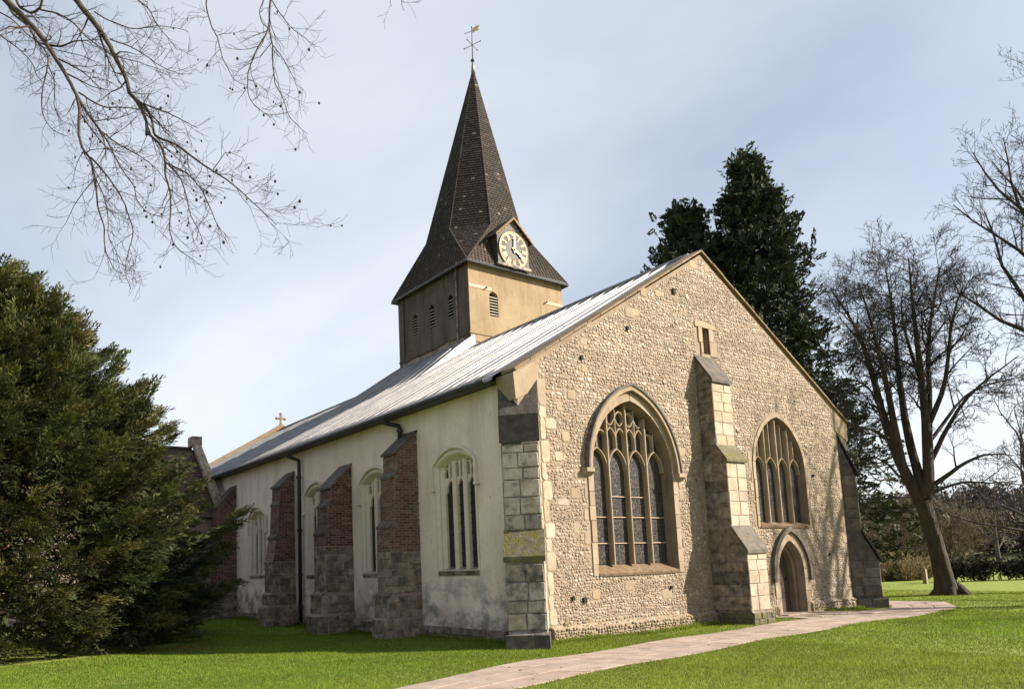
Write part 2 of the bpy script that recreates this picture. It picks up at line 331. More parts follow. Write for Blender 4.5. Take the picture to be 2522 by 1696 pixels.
# ------------------------------------------------------------------ ground, lawn
def ground():
    g = np.concatenate([[-3000, -1200, -500, -250, -140, -90, -65], np.arange(-50, 75.1, 1.0), [90, 120, 180, 300, 600, 1200, 3000]])
    X, Y = np.meshgrid(g, g, indexing='ij'); n = len(g)
    Z = .022 * np.sin(X * .55 + 1) * np.sin(Y * .47) + .018 * np.sin(X * 1.3 + Y * .9) - .03
    near = np.exp(-(((X - 6) / 60) ** 2 + ((Y - 2) / 60) ** 2))
    Z = Z * near
    # lawn falls a little into the corner by the long wall's middle
    Z -= .05 * np.exp(-(((X + .3) / 2) ** 2 + ((Y - 7) / 4) ** 2))
    V = np.stack([X, Y, Z], -1).reshape(-1, 3)
    i = np.arange(n - 1); I, J = np.meshgrid(i, i, indexing='ij'); a = (I * n + J).ravel()
    me = np_mesh('lawn_ground', V, [np.stack([a, a + n, a + n + 1, a + 1], 1)], 'lawn', smooth=True)
    return tag(link_mesh('lawn_ground', me), kind='structure'), (g, Z)
gobj, (gg, GZ) = ground()
def gz(x, y):
    x = np.asarray(x, float); y = np.asarray(y, float); i = np.clip(np.searchsorted(gg, x) - 1, 0, len(gg) - 2); j = np.clip(np.searchsorted(gg, y) - 1, 0, len(gg) - 2)
    fx = (x - gg[i]) / (gg[i + 1] - gg[i]); fy = (y - gg[j]) / (gg[j + 1] - gg[j])
    return GZ[i, j] * (1 - fx) * (1 - fy) + GZ[i + 1, j] * fx * (1 - fy) + GZ[i, j + 1] * (1 - fx) * fy + GZ[i + 1, j + 1] * fx * fy

# ------------------------------------------------------------------ path of paving slabs
far_e = [(-16, -6.9), (-9, -4.35), (-4.95, -2.78), (-2.26, -1.95), (2.24, -1.5), (6.5, -1.28), (10.5, -1.0), (13.3, -.98), (14.7, -.2), (15.2, 2.5), (15.4, 9), (15.5, 18)]
near_e = [(-15.4, -8.0), (-8.3, -5.45), (-3.95, -3.88), (-.9, -3.40), (2.6, -3.04), (6.8, -2.84), (10.6, -2.66), (13.9, -2.45), (16.1, -1.35), (16.8, 2.2), (17, 9), (17.1, 18)]
def resample(P, t):
    P = np.array(P, float); k = np.linspace(0, 1, len(P)); return np.stack([np.interp(t, k, P[:, i]) for i in range(2)], -1)
tt = np.linspace(0, 1, 400); A_, B_ = resample(far_e, tt), resample(near_e, tt)
for _ in range(40):
    A_[1:-1] = (A_[:-2] + A_[2:]) / 2 * .5 + A_[1:-1] * .5; B_[1:-1] = (B_[:-2] + B_[2:]) / 2 * .5 + B_[1:-1] * .5
mid_ = (A_ + B_) / 2; dist = np.concatenate([[0], np.cumsum(np.linalg.norm(np.diff(mid_, axis=0), axis=1))])
mb = MB()
pv = [(*q, float(gz(*q)) + .012) for q in A_[::4]] + [(*q, float(gz(*q)) + .012) for q in B_[::4]]; k = len(A_[::4])
mb.poly(pv, [(i, k + i, k + i + 1, i + 1) for i in range(k - 1)])
path = tag(mb.build('path', 'grit'), kind='structure')
def edge_at(s, f):
    a = np.array([np.interp(s, dist, A_[:, i]) for i in range(2)]); b = np.array([np.interp(s, dist, B_[:, i]) for i in range(2)]); return a + (b - a) * f
rows = 3
for r in range(rows):
    s = R_.uniform(-.4, 0) + .2
    while s < dist[-1] - 1:
        l = R_.uniform(.62, .95); g_ = .006
        f0, f1 = r / rows + .004, (r + 1) / rows - .004
        q = [edge_at(max(s + g_, 0), f0), edge_at(max(s + g_, 0), f1), edge_at(s + l - g_, f1), edge_at(s + l - g_, f0)]
        zt = R_.uniform(.028, .036); tl = R_.uniform(-.003, .003)
        mb = MB(); top = [Vector((*p, float(gz(*p)) + zt + (tl if i % 2 else -tl))) for i, p in enumerate(q)]; ce = sum(top, Vector()) / 4
        mb.poly([t - Vector((0, 0, .04)) for t in top] + [t - Vector((0, 0, .006)) for t in top] + [t + (ce - t).normalized() * .01 for t in top],
                [(0, 1, 5, 4), (1, 2, 6, 5), (2, 3, 7, 6), (3, 0, 4, 7), (4, 5, 9, 8), (5, 6, 10, 9), (6, 7, 11, 10), (7, 4, 8, 11), (8, 9, 10, 11)])
        mb.build('paving_slab', 'paving', path); s += l
# paved apron at the doorway
for i in range(4):
    for j in range(2):
        u0 = 8.75 + i * .56; w0 = .25 * (1 - j)
        q = [(u0 - .35 * (1 - j) * 1 + (i - 1.5) * .1, -.1 - j * .48), (u0 + .55 - .35 * (1 - j) + (i - 1.5) * .1, -.1 - j * .48), (u0 + .55 + (i - 1) * .12 * j, -.57 - j * .46), (u0 + (i - 1.5) * .12 * j, -.57 - j * .46)]
        mb = MB(); z0 = float(gz(u0, -.5)) + .045
        mb.prism([(x, y, z0 - .05) for x, y in q], [(x, y, z0 - R_.uniform(0, .006)) for x, y in q]); mb.build('paving_slab', 'paving', path)

# ------------------------------------------------------------------ church
church = tag(empty('church'), 'flint and limewashed church with clock tower and tall shingled spire', 'church')

# --- gable end wall of flint
W1 = (2.13, 4.91, 1.55, 3.66, 5.36)   # u0,u1,sill,spring,apex of the opening
W2 = (8.50, 10.98, 2.55, 4.00, 5.50)
DR = (9.17, 10.43, -.05, 1.12, 2.02)
SL = (6.58, 6.86, 6.92, 7.63)
holes = [arch_pts(W1[0], W1[1], W1[2] - .22, *W1[3:]), arch_pts(W2[0], W2[1], W2[2] - .14, *W2[3:]), arch_pts(*DR), [(SL[0], SL[2]), (SL[1], SL[2]), (SL[1], SL[3]), (SL[0], SL[3])]]
gable = wall_with_holes('gable_wall', gab, [(0, -.3), (W, -.3), (W, HE), (RX, HR - .02), (0, HE)], holes, 'mortar', church, .45)
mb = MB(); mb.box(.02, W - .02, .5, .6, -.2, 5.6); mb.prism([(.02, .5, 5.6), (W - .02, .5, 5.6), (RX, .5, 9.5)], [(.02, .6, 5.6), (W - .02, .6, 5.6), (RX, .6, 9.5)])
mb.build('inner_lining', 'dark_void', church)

def in_arch(u, v, a, e):
    return a[0] - e < u < a[1] + e and a[2] - e < v and (v < a[3] or v < arch_top(a[0] - e, a[1] + e, a[3], a[4] + e * 1.2, u))
def blocked(u, v):
    if u < .60 and v < 5.35: return True
    if u > W - .58 and v < 5.1: return True
    if v > slope_z(u) - .12: return True
    if in_arch(u, v, W1, .23) or (W1[0] - .22 < u < W1[1] + .22 and 1.28 < v < 2): return True
    if in_arch(u, v, W2, .17) or (W2[0] - .14 < u < W2[1] + .14 and 2.36 < v < 3): return True
    if in_arch(u, v, DR, .27): return True
    if 6.27 < u < 7.17 and 6.85 < v < 7.74: return True
    if 6.18 < u < 7.02 and v < 6.55: return True
    return False
dressed = []   # pale squared stones set in the flint: (u0,u1,v0,v1)
v = .32
while v < 5.2:      # quoins by the near corner
    h = R_.uniform(.2, .5); dressed.append((.585, .60 + R_.uniform(.12, .27), v, v + h)); v += h + R_.uniform(.0, .015)
v = .3
while v < 5.0:
    h = R_.uniform(.18, .34); dressed.append((W - .58 - R_.uniform(.12, .34), W - .58, v, v + h)); v += h + R_.uniform(.02, .14)
for (a, e) in ((W1, .22), (W2, .16), (DR, .27)):   # toothed jamb stones
    for sgn in (0, 1):
        v = a[2] + .1
        while v < a[3] + .2:
            h = R_.uniform(.2, .36)
            if R_.random() < .45:
                x = R_.uniform(.06, .17); dressed.append((a[0] - e - x, a[0] - e, v, v + h) if sgn == 0 else (a[1] + e, a[1] + e + x, v, v + h))
            v += h
for (u, v) in ((6.45, 9.33), (7.02, 9.33), (4.33, 8.18), (2.32, 7.04), (.36, 5.52), (.72, 5.5), (4.0, 7.6), (3.75, 7.55), (4.95, 8.25), (2.05, 5.95), (1.6, 5.3), (2.1, 6.6), (5.35, 4.25), (1.55, 3.1), (3.1, 1.05), (1.5, 2.35), (1.1, 3.9), (1.35, 4.35), (7.6, 5.5), (11.9, 4.9), (1.7, 3.55), (2.0, .9), (4.4, .8), (11.6, 3.2), (12.2, 2.2), (1.2, 5.0), (.9, 4.6), (1.15, 2.9)):
    w_, h_ = R_.uniform(.16, .36), R_.uniform(.13, .26); dressed.append((u - w_ / 2, u + w_ / 2, v - h_ / 2, v + h_ / 2))
def in_dressed(u, v, e=.03): return any(a - e < u < b + e and c_ - e < v < d_ + e for a, b, c_, d_ in dressed)
for (a, b, c_, d_) in dressed:
    j = lambda: R_.uniform(-.018, .018); mb = MB()
    n_ = 8; cu, cv = (a + b) / 2, (c_ + d_) / 2; P = []
    for kk in range(n_):   # worn rounded outline
        an = 2 * math.pi * (kk + .5) / n_; ex = 4.5
        P.append((cu + (b - a) / 2 * math.copysign(abs(math.cos(an)) ** (2 / ex), math.cos(an)) + j(), cv + (d_ - c_) / 2 * math.copysign(abs(math.sin(an)) ** (2 / ex), math.sin(an)) + j()))
    pr = R_.uniform(.006, .018)
    mb.poly([gab(u, v, -.02) for u, v in P] + [gab(u, v, pr * .6) for u, v in P] + [gab(cu + (u - cu) * .86, cv + (v - cv) * .86, pr) for u, v in P],
            [(kk, (kk + 1) % n_, n_ + (kk + 1) % n_, n_ + kk) for kk in range(n_)] + [(n_ + kk, n_ + (kk + 1) % n_, 2 * n_ + (kk + 1) % n_, 2 * n_ + kk) for kk in range(n_)] + [tuple(range(2 * n_, 3 * n_))])
    mb.build('dressed_stone', 'ashlar' if a < 1.1 and d_ < 5.3 else 'dressing', gable)
# flints laid in rough courses
PAL = .72 * np.array([(.37, .285, .205), (.42, .34, .255), (.33, .25, .175), (.29, .225, .165), (.47, .41, .335), (.24, .185, .135), (.39, .275, .175), (.60, .54, .45), (.13, .105, .085)])
PW = np.array([.22, .18, .17, .11, .09, .08, .07, .045, .045]); PW /= PW.sum()  # last, darkest tint also stands for shaded pits of lost flints
cells = []
v = -.02
while v < HR:
    h = R_.choice((.038, .045, .052, .06, .07, .085)) * R_.uniform(.9, 1.1); u = R_.uniform(-.05, 0)
    while u < W:
        w_ = h * R_.choice((.85, 1.0, 1.15, 1.3, 1.6, 2.0)) * R_.uniform(.85, 1.2)
        uu, vv = u + w_ / 2, v + h / 2 + .02 * math.sin(u * 2.1 + v * 3) + R_.uniform(-.018, .018)
        if not blocked(uu, vv) and not in_dressed(uu, vv) and R_.random() > .045: cells.append((uu, vv, w_ * R_.uniform(.36, .53), h * R_.uniform(.38, .58), R_.uniform(.004, .019)))
        u += w_
    v += h
for i in range(40):   # larger pale nodules
    u, v = R_.uniform(.8, W - .8), R_.uniform(.3, 9)
    if not blocked(u, v) and v < slope_z(u) - .3: cells.append((u, v, R_.uniform(.07, .11), R_.uniform(.055, .09), R_.uniform(.018, .028)))
cells = np.array(cells)
def flint_geo(c_, seed):
    g_ = np.random.default_rng(seed); n = len(c_); K = 7
    an = np.arange(K) / K * 2 * np.pi + g_.uniform(0, 1, (n, 1)); rr = g_.uniform(.78, 1.12, (n, K))
    cu = np.cos(an) * rr; cv = np.sin(an) * rr
    low = np.clip((.30 - c_[:, 1]) / .06, 0, 1) * .10     # the rough plinth stands forward
    def ringp(f, o, tilt=True):
        du = c_[:, 2:3] * cu * f; dv_ = c_[:, 3:4] * cv * f
        oo = o + (g_.uniform(-.25, .25, (n, 1)) * du / c_[:, 2:3] + g_.uniform(-.25, .25, (n, 1)) * dv_ / c_[:, 3:4]) * c_[:, 4:5] * (f < .95)
        return np.stack([c_[:, 0:1] + du, -(oo + low[:, None]), c_[:, 1:2] + dv_], -1)
    r0 = ringp(1.0, np.full((n, 1), -.006)); r1 = ringp(.92, c_[:, 4:5] * .62); r2 = ringp(.55, c_[:, 4:5] * .98)
    V = np.concatenate([r0, r1, r2], 1).reshape(-1, 3)
    b = (np.arange(n) * 3 * K)[:, None]; k0 = np.arange(K)[None]; k1 = (np.arange(K)[None] + 1) % K
    F = [np.stack([b + k0, b + k1, b + K + k1, b + K + k0], -1).reshape(-1, 4), np.stack([b + K + k0, b + K + k1, b + 2 * K + k1, b + 2 * K + k0], -1).reshape(-1, 4)]
    cap = (b + 2 * K + k0)
    col = PAL[g_.choice(len(PAL), n, p=PW)] * g_.uniform(.85, 1.15, (n, 1)); col = col * .72 + np.array([.26, .203, .148]) * .28
    moss = (c_[:, 1] < .34) & (g_.random(n) < .45); col[moss] = np.array([(.17, .14, .06)]) * g_.uniform(.7, 1.4, (moss.sum(), 1))
    return V, F + [cap], np.repeat(col, 3 * K, 0)
big = np.argsort(-(cells[:, 2] * cells[:, 3]) / ((cells[:, 0] + 10.5) ** 2 + (cells[:, 1] - 1.6) ** 2 + 134))[:240]
rest = np.setdiff1d(np.arange(len(cells)), big)
V, F, col = flint_geo(cells[rest], 3)
tag(link_mesh('flint_facing', np_mesh('flint_facing', V, F, 'flint', col, True), gable), kind='stuff')
for i in big:
    V, F, col = flint_geo(cells[i:i + 1], int(i)); link_mesh('flint', np_mesh('flint', V, F, 'flint', col, True), gable)
# plinth bed under the flints
mb = MB(); mb.prism([(.62, -.09, -.3), (9.0, -.09, -.3), (9.0, -.09, .24), (.62, -.09, .24)], [(.62, .02, -.3), (9.0, .02, -.3), (9.0, .02, .33), (.62, .02, .33)])
mb.prism([(10.62, -.09, -.3), (13, -.09, -.3), (13, -.09, .24), (10.62, -.09, .24)], [(10.62, .02, -.3), (13, .02, -.3), (13, .02, .33), (10.62, .02, .33)])
mb.build('plinth', 'mortar', church)
# little square scaffolding holes, their inner dark painted as near-black blocks
mb = MB()
for (u, v, s_) in ((5.52, 8.42, .11), (3.62, 7.15, .07), (1.98, 6.2, .07), (1.28, .86, .07), (1.62, .8, .1), (4.55, .95, .06), (11.4, 3.9, .06), (11.9, 1.6, .06), (8.0, 3.3, .05)):
    mb.box(u - s_ / 2, u + s_ / 2, -.052, .02, v - s_ * .6, v + s_ * .6)
mb.build('putlog_hole', 'dark_void', gable)
# verge coping pieces along the gable
for sgn in (0, 1):
    n = 15
    for i in range(n):
        t0, t1 = i / n + .0015, (i + 1) / n - .0015
        f = lambda t: (-.10 + (RX + .10) * t) if sgn == 0 else (W + .10 - (RX + .10) * t)
        z = lambda t: HE - .06 + (HR - HE + .10) * t
        a, b = f(t0), f(t1); za_, zb_ = z(t0), z(t1); j = R_.uniform(-.008, .008); mb = MB()
        mb.prism([(a, -.07 + j, za_ + .012), (b, -.07 + j, zb_ + .012), (b, -.07 + j, zb_ + .065), (a, -.07 + j, za_ + .065)], [(a, .38, za_ + .0), (b, .38, zb_ + .0), (b, .38, zb_ + .085), (a, .38, za_ + .085)])
        mb.build('coping_stone', 'coping', church)
# kneelers at the foot of the gable
for sgn in (-1, 1):
    x = lambda d: d if sgn < 0 else W - d
    mb = MB(); mb.prism([(x(-.06), -.02, 5.05), (x(.62), -.02, 5.35), (x(.62), -.02, 5.98), (x(-.10), -.02, 5.62)], [(x(-.06), .55, 5.05), (x(.62), .55, 5.35), (x(.62), .55, 5.98), (x(-.10), .55, 5.62)])
    mb.build('kneeler', 'dressing', church)

# --- windows
def light_heads(mb, T, lights, vs, rise, w, o0, o1):
    for a, b in lights:
        pts = arch_pts(a, b, vs, vs, vs + rise, 8)[2:]
        ribbon(mb, T, [(b, vs - .02)] + pts + [(a, vs - .02)], w, o0, o1)
def pane_obj(T, a, b, v0, top, o, m, parent):
    mb = MB(); us = np.linspace(a, b, 9); tops = [top(u) for u in us]
    P = [T(u, v0, o) for u in us] + [T(u, max(t, v0 + .01), o) for u, t in zip(us, tops)]; n = 9
    P2 = [T(u, v0, o - .012) for u in us] + [T(u, max(t, v0 + .01), o - .012) for u, t in zip(us, tops)]
    mb.poly(P + P2, [(i, i + 1, n + i + 1, n + i) for i in range(n - 1)] + [(2 * n + i, 3 * n + i, 3 * n + i + 1, 2 * n + i + 1) for i in range(n - 1)])
    return mb.build('pane', m, parent, fix=False)
def voussoirs(T, outer, inner, o0, o1, m, parent, step=.34):
    # surround cut into separate stones with open joints; the bottom edge is left to the sill
    n = len(outer); po, pi = [], []
    for i in range(1, n):
        a, b_, c_, d_ = outer[i], outer[(i + 1) % n], inner[i], inner[(i + 1) % n]; L_ = math.hypot(b_[0] - a[0], b_[1] - a[1]); k = max(1, int(L_ / .16))
        for j in range(k): t = j / k; po.append((a[0] + (b_[0] - a[0]) * t, a[1] + (b_[1] - a[1]) * t)); pi.append((c_[0] + (d_[0] - c_[0]) * t, c_[1] + (d_[1] - c_[1]) * t))
    po.append(outer[0]); pi.append(inner[0]); i = 0
    while i < len(po) - 1:
        j = i; L_ = 0; lim_ = step * R_.uniform(.7, 1.35)
        while j < len(po) - 1 and L_ < lim_: L_ += math.hypot(po[j + 1][0] - po[j][0], po[j + 1][1] - po[j][1]); j += 1
        sh = .006 / max(L_, .05); so, si = [list(q) for q in po[i:j + 1]], [list(q) for q in pi[i:j + 1]]
        for arr in (so, si):
            for e0, e1 in ((0, 1), (-1, -2)): arr[e0] = [arr[e0][0] + (arr[e1][0] - arr[e0][0]) * sh * (len(arr) - 1), arr[e0][1] + (arr[e1][1] - arr[e0][1]) * sh * (len(arr) - 1)]
        jt = R_.uniform(-.02, .035); so = [(a[0] + (a[0] - b_[0]) * jt * 3, a[1] + (a[1] - b_[1]) * jt * 3) for a, b_ in zip(so, si)]
        mb = MB(); ring(mb, T, so, si, o0 + R_.uniform(-.004, .005), o1, closed=False); mb.build('surround_stone', m, parent); i = j
def big_window(a, glass_in, depth, label, stone, hood, tracery):
    u0, u1, v0, vs, va = a
    w = empty('window'); w.parent = church
    if label: w['label'] = label
    mb = MB()   # outer frame flush with the wall, then splay to the glass
    e = .16 if hood else .11
    voussoirs(gab, arch_pts(u0 - e, u1 + e, v0 - .002, vs, va + e * 1.25), arch_pts(u0, u1, v0, vs, va), .024, -.05, stone, w)
    mb = MB(); g = glass_in
    vb = v0 - (.22 if hood else .14); o_ = arch_pts(u0, u1, vb, vs, va); m_ = arch_pts(u0 + g * .55, u1 - g * .55, vb, vs, va - g * .7); i_ = arch_pts(u0 + g, u1 - g, vb, vs, va - g * 1.25)
    n = len(o_)
    for p, q, d0, d1 in ((o_, m_, .02, -depth * .45), (m_, m_, -depth * .45, -depth * .55), (m_, i_, -depth * .55, -depth * .9), (i_, i_, -depth * .9, -depth - .06)):
        mb.poly([gab(x, y, d0) for x, y in p] + [gab(x, y, d1) for x, y in q], [(k, (k + 1) % n, n + (k + 1) % n, n + k) for k in range(1, n)])
    mb.build('jamb', 'shaded_reveal_stone', w, fix=False)
    gu0, gu1, ga = u0 + g, u1 - g, va - g * 1.25
    top = lambda u: arch_top(gu0, gu1, vs, ga, u) - .0
    nL = 4; lw = (gu1 - gu0) / nL; o0, o1 = -depth + .11, -depth - .04
    for k in range(1, nL):
        mb = MB(); u = gu0 + k * lw; ribbon(mb, gab, [(u, v0 - .02), (u, top(u) + .02)], .066, o0 + .03, o1); mb.build('mullion', stone, w)
    hs = 3.74 if hood else 3.93
    for k in range(nL):
        mb = MB(); aa, bb = gu0 + k * lw, gu0 + (k + 1) * lw; mm = (aa + bb) / 2
        light_heads(mb, gab, [(aa + .03, bb - .03)], hs, lw * .72, .038, o0, o1)
        pts = arch_pts(aa + .03, bb - .03, hs, hs, hs + lw * .72, 8)[2:]   # solid spandrels over the head
        mb.build('light_head', stone, w)
        pane_obj(gab, aa, bb, v0, lambda u: hs + .5 * lw if False else min(top(u), hs + lw * .62), -depth, 'leaded_glass', w)
        pane_obj(gab, aa, bb, hs + lw * .63, lambda u: max(top(u), hs + lw * .64), -depth - .004, 'leaded_glass', w)
    tracery(stone, w, gu0, lw, hs, top, o0, o1)
    for k in range(nL):
        for (kk, z) in bars_w1 if hood else bars_w2:
            if kk == k:
                mb = MB(); mb.tube([gab(gu0 + k * lw + .05, z, -depth + .03), gab(gu0 + (k + 1) * lw - .05, z, -depth + .03)], .011, 6); mb.build('saddle_bar', 'pale_band', w)
    mb = MB(); e2 = .18 if hood else .12     # sloping sill
    sd_ = .22 if hood else .14
    mb.prism([gab(u0, v0 - sd_ - .04, .035), gab(u1, v0 - sd_ - .04, .035), gab(u1, v0 - sd_ + .015, .05), gab(u0, v0 - sd_ + .015, .05)], [gab(u0, v0 - sd_ - .04, -depth - .1), gab(u1, v0 - sd_ - .04, -depth - .1), gab(u1, v0 + .03, -depth - .1), gab(u0, v0 + .03, -depth - .1)])
    mb.build('sill', 'sill_stone', w)
    for a, b_ in ((u0 - e2, u0 - .004), (u1 + .004, u1 + e2)):
        mb = MB(); block(mb, ([gab(a, v0 - sd_ - .04, 0), gab(b_, v0 - sd_ - .04, 0), gab(b_, v0 - .006, 0), gab(a, v0 - .006, 0)], (0, -1, 0), .024)); mb.build('surround_stone', stone, w)
    if hood:
        mb = MB(); hu0, hu1 = u0 - .20, u1 + .20
        po = arch_pts(hu0, hu1, vs, vs, va + .35, 16)[2:]; pi = arch_pts(hu0 + .085, hu1 - .085, vs, vs, va + .24, 16)[2:]
        ring(mb, gab, po, pi, .12, -.01, closed=False); mb.build('hood_mould', 'dressing', w)
        mb = MB(); po2 = arch_pts(hu0 - .045, hu1 + .045, vs, vs, va + .41, 16)[2:]; ring(mb, gab, po2, [(p[0], p[1]) for p in arch_pts(hu0 - .002, hu1 + .002, vs, vs, va + .352, 16)[2:]], .15, -.01, closed=False); mb.build('hood_drip', 'dark_stone', w)
        for x in (hu0 - .16, hu1 - .14):   # returned stops
            mb = MB(); mb.prism([gab(x, vs - .17, -.01), gab(x + .30, vs - .17, -.01), gab(x + .30, vs + .02, -.01), gab(x, vs + .02, -.01)], [gab(x + .03, vs - .07, .16), gab(x + .27, vs - .07, .16), gab(x + .27, vs + .02, .16), gab(x + .03, vs + .02, .16)]); mb.build('hood_stop', 'dressing', w)
    return w
bars_w1 = [(0, 2.02), (1, 2.02), (2, 2.02), (3, 2.02), (0, 2.62), (3, 2.62), (1, 2.62), (2, 2.62), (1, 3.1), (2, 3.1)]
bars_w2 = []
def tracery1(stone, w, g0, lw, hs, top, o0, o1):
    for k in range(4):
        mb = MB(); a, b = g0 + k * lw, g0 + (k + 1) * lw; m = (a + b) / 2; base = hs + lw * .72
        ribbon(mb, gab, [(m, base - .03), (m, top(m))], .032, o0 - .01, o1)
        if k in (1, 2):
            for x0, x1 in ((a, m), (m, b)):      # small lights, star, upper lights
                q = arch_pts(x0, x1, base + .22, base + .22, base + .22 + lw * .42, 6)[2:]; ribbon(mb, gab, q, .035, o0 - .015, o1)
                q2 = [(u, 2 * (base + .50) - v + .05) for u, v in q]; ribbon(mb, gab, q2, .03, o0 - .02, o1)
                t_ = min(top(x0 + .04), top(x1 - .04)) - .12
                if t_ > base + .8: ribbon(mb, gab, arch_pts(x0, x1, t_ - .18, t_ - .18, t_ + .04, 6)[2:], .035, o0 - .015, o1)
        else:
            for x0, x1 in ((a, m), (m, b)):
                t_ = min(top(x0), top(x1)) - .05
                if t_ > base + .15: ribbon(mb, gab, arch_pts(x0, x1, t_ - .15, t_ - .15, t_ + .03, 6)[2:], .035, o0 - .015, o1)
        mb.build('tracery', stone, w)
def tracery2(stone, w, g0, lw, hs, top, o0, o1):
    for k in range(4):
        mb = MB(); m = g0 + (k + .5) * lw; base = hs + lw * .72
        ribbon(mb, gab, [(m, base - .03), (m, top(m))], .038, o0, o1); mb.build('tracery', stone, w)
big_window(W1, .055, .28, 'tall four-light pointed window with dark hood mould', 'dressing', True, tracery1)
big_window(W2, .06, .20, 'smaller four-light pointed window above the doorway', 'dressing', False, tracery2)
# slit window
w = empty('window'); w.parent = church; w['label'] = 'narrow slit window high in the gable'
mb = MB(); mb.box(SL[0], SL[1], .28, .3, SL[2], SL[3]); mb.build('pane', 'side_glass', w)
for (a, b, c_, d_) in ((SL[0] - .3, SL[1] + .3, SL[3], SL[3] + .14), (SL[0] - .17, SL[0], SL[2] + .3, SL[3]), (SL[1], SL[1] + .2, SL[2] + .35, SL[3]), (SL[0] - .1, SL[0], SL[2], SL[2] + .3), (SL[1], SL[1] + .32, SL[2] - .05, SL[2] + .35), (SL[0] - .12, SL[1], SL[2] - .1, SL[2])):
    mb = MB(); block(mb, ([gab(a, c_, 0), gab(b, c_, 0), gab(b, d_, 0), gab(a, d_, 0)], (0, -1, 0), .03)); mb.build('surround_stone', 'dressing', w)

# --- doorway
d = empty('doorway'); d.parent = church
u0, u1, v0, vs_, va = DR
mb = MB()
o_ = arch_pts(u0 - .24, u1 + .24, v0, vs_, va + .27); a_ = arch_pts(u0, u1, v0, vs_, va); b_ = arch_pts(u0 + .10, u1 - .10, v0, vs_, va - .10); c2 = arch_pts(u0 + .17, u1 - .17, v0, vs_, va - .18)
voussoirs(gab, o_, a_, .03, -.03, 'dressing', d, .28); n = len(a_)
for p, q, d0, d1 in ((a_, b_, .03, -.12), (b_, b_, -.12, -.18), (b_, c2, -.18, -.21), (c2, c2, -.21, -.42)):
    mb.poly([gab(x, y, d0) for x, y in p] + [gab(x, y, d1) for x, y in q], [(k, (k + 1) % n, n + (k + 1) % n, n + k) for k in range(1, n)])
mb.build('arch', 'shaded_reveal_stone', d, fix=False)
for k in range(6):
    a, b = u0 + .17 + k * .155, u0 + .17 + (k + 1) * .155 - .008; b = min(b, u1 - .17)
    if a < u1 - .2:
        mb = MB(); t1 = [arch_top(u0 + .17, u1 - .17, vs_, va - .18, min(max(x, u0 + .18), u1 - .18)) for x in (a, b)]
        mb.prism([gab(a, v0, -.36), gab(b, v0, -.36), gab(b, t1[1], -.36), gab(a, t1[0], -.36)], [gab(a, v0, -.40), gab(b, v0, -.40), gab(b, t1[1], -.40), gab(a, t1[0], -.40)]); mb.build('door_plank', 'oak_door', d)
for z in (.45, 1.25):
    mb = MB(); mb.box(u0 + .18, u1 - .35, .345, .36, z, z + .05); mb.build('strap_hinge', 'iron', d)
mb = MB(); mb.ball((u1 - .32, .335, .95), .04); mb.build('door_handle', 'iron', d)
mb = MB(); po = arch_pts(u0 - .34, u1 + .34, vs_, vs_, va + .40, 12)[2:]; pi = arch_pts(u0 - .22, u1 + .22, vs_, vs_, va + .25, 12)[2:]
po = [(po[0][0], vs_ - .22)] + po + [(po[-1][0], vs_ - .22)]; pi = [(pi[0][0], vs_ - .22)] + pi + [(pi[-1][0], vs_ - .22)]
ring(mb, gab, po, pi, .10, -.01, closed=False); mb.build('hood_mould', 'dark_stone', d)
mb = MB(); mb.box(u0 - .1, u1 + .1, -.22, .6, -.1, .03); mb.build('threshold', 'paving', d)

# --- stepped buttresses built from a side profile
def prism_profile(prof, P, O, out, wdir, w):
    """prof: list of (distance outward, z); extruded along wdir by w"""
    r0 = [tuple(O + out * d_ + Vector((0, 0, z))) for d_, z in prof]; r1 = [tuple(O + out * d_ + wdir * w + Vector((0, 0, z))) for d_, z in prof]
    P.prism(r0, r1)
def weathering(parent, O, out, wdir, w, d0, z0, d1, z1, th, m, over=.035):
    """sloped slab: high inner edge (d0,z0) to low outer edge (d1,z1)"""
    mb = MB(); a = O - wdir * over; b = O + wdir * (w + over); up = Vector((0, 0, 1)); d1o = d1 + over
    q = lambda base, d_, z: tuple(base + out * d_ + up * z)
    mb.hexa([q(a, d0, z0 - .02), q(b, d0, z0 - .02), q(b, d1o, z1 - th), q(a, d1o, z1 - th), q(a, d0, z0 + th * .5), q(b, d0, z0 + th * .5), q(b, d1o, z1 + .01), q(a, d1o, z1 + .01)])
    return mb.build('weathering', m, parent)
V3 = lambda x, y: Vector((x, y, 0))
# middle buttress of the gable
b = empty('buttress'); b.parent = church; b['label'] = 'tall three-stage stone buttress between the two big windows'
O, out, wd = V3(6.20, 0), V3(0, -1), V3(1, 0); wB = .80
mb = MB(); prism_profile([(-.05, -.3), (1.06, -.3), (1.06, .26), (1.0, .30), (1.0, 1.74), (.65, 2.30), (.65, 4.02), (.42, 4.40), (.42, 6.08), (0, 6.74), (-.05, 6.74)], mb, O, out, wd, wB); mb.build('core', 'side_stone', b)
for (dd_, za_, zb_) in ((1.0, .32, 1.70), (.65, 2.30, 3.96), (.42, 4.42, 6.02)):
    stone_face(b, 'ashlar_block', (6.2, -dd_), (1, 0), (0, -1, 0), wB, za_, zb_, 'ashlar', (.22, .36), (.30, .50))
    pr = .0 if dd_ > .9 else 0
    stone_face(b, 'ashlar_block', (6.2, 0), (0, -1), (-1, 0, 0), dd_, za_, zb_, 'side_stone', (.22, .36), (.22, .46))  # left flank in darker stone, deepening its shade by colour
stone_face(b, 'ashlar_block', (7.0, -.42), (0, 1), (1, 0, 0), .42, 4.42, 6.02, 'ashlar')
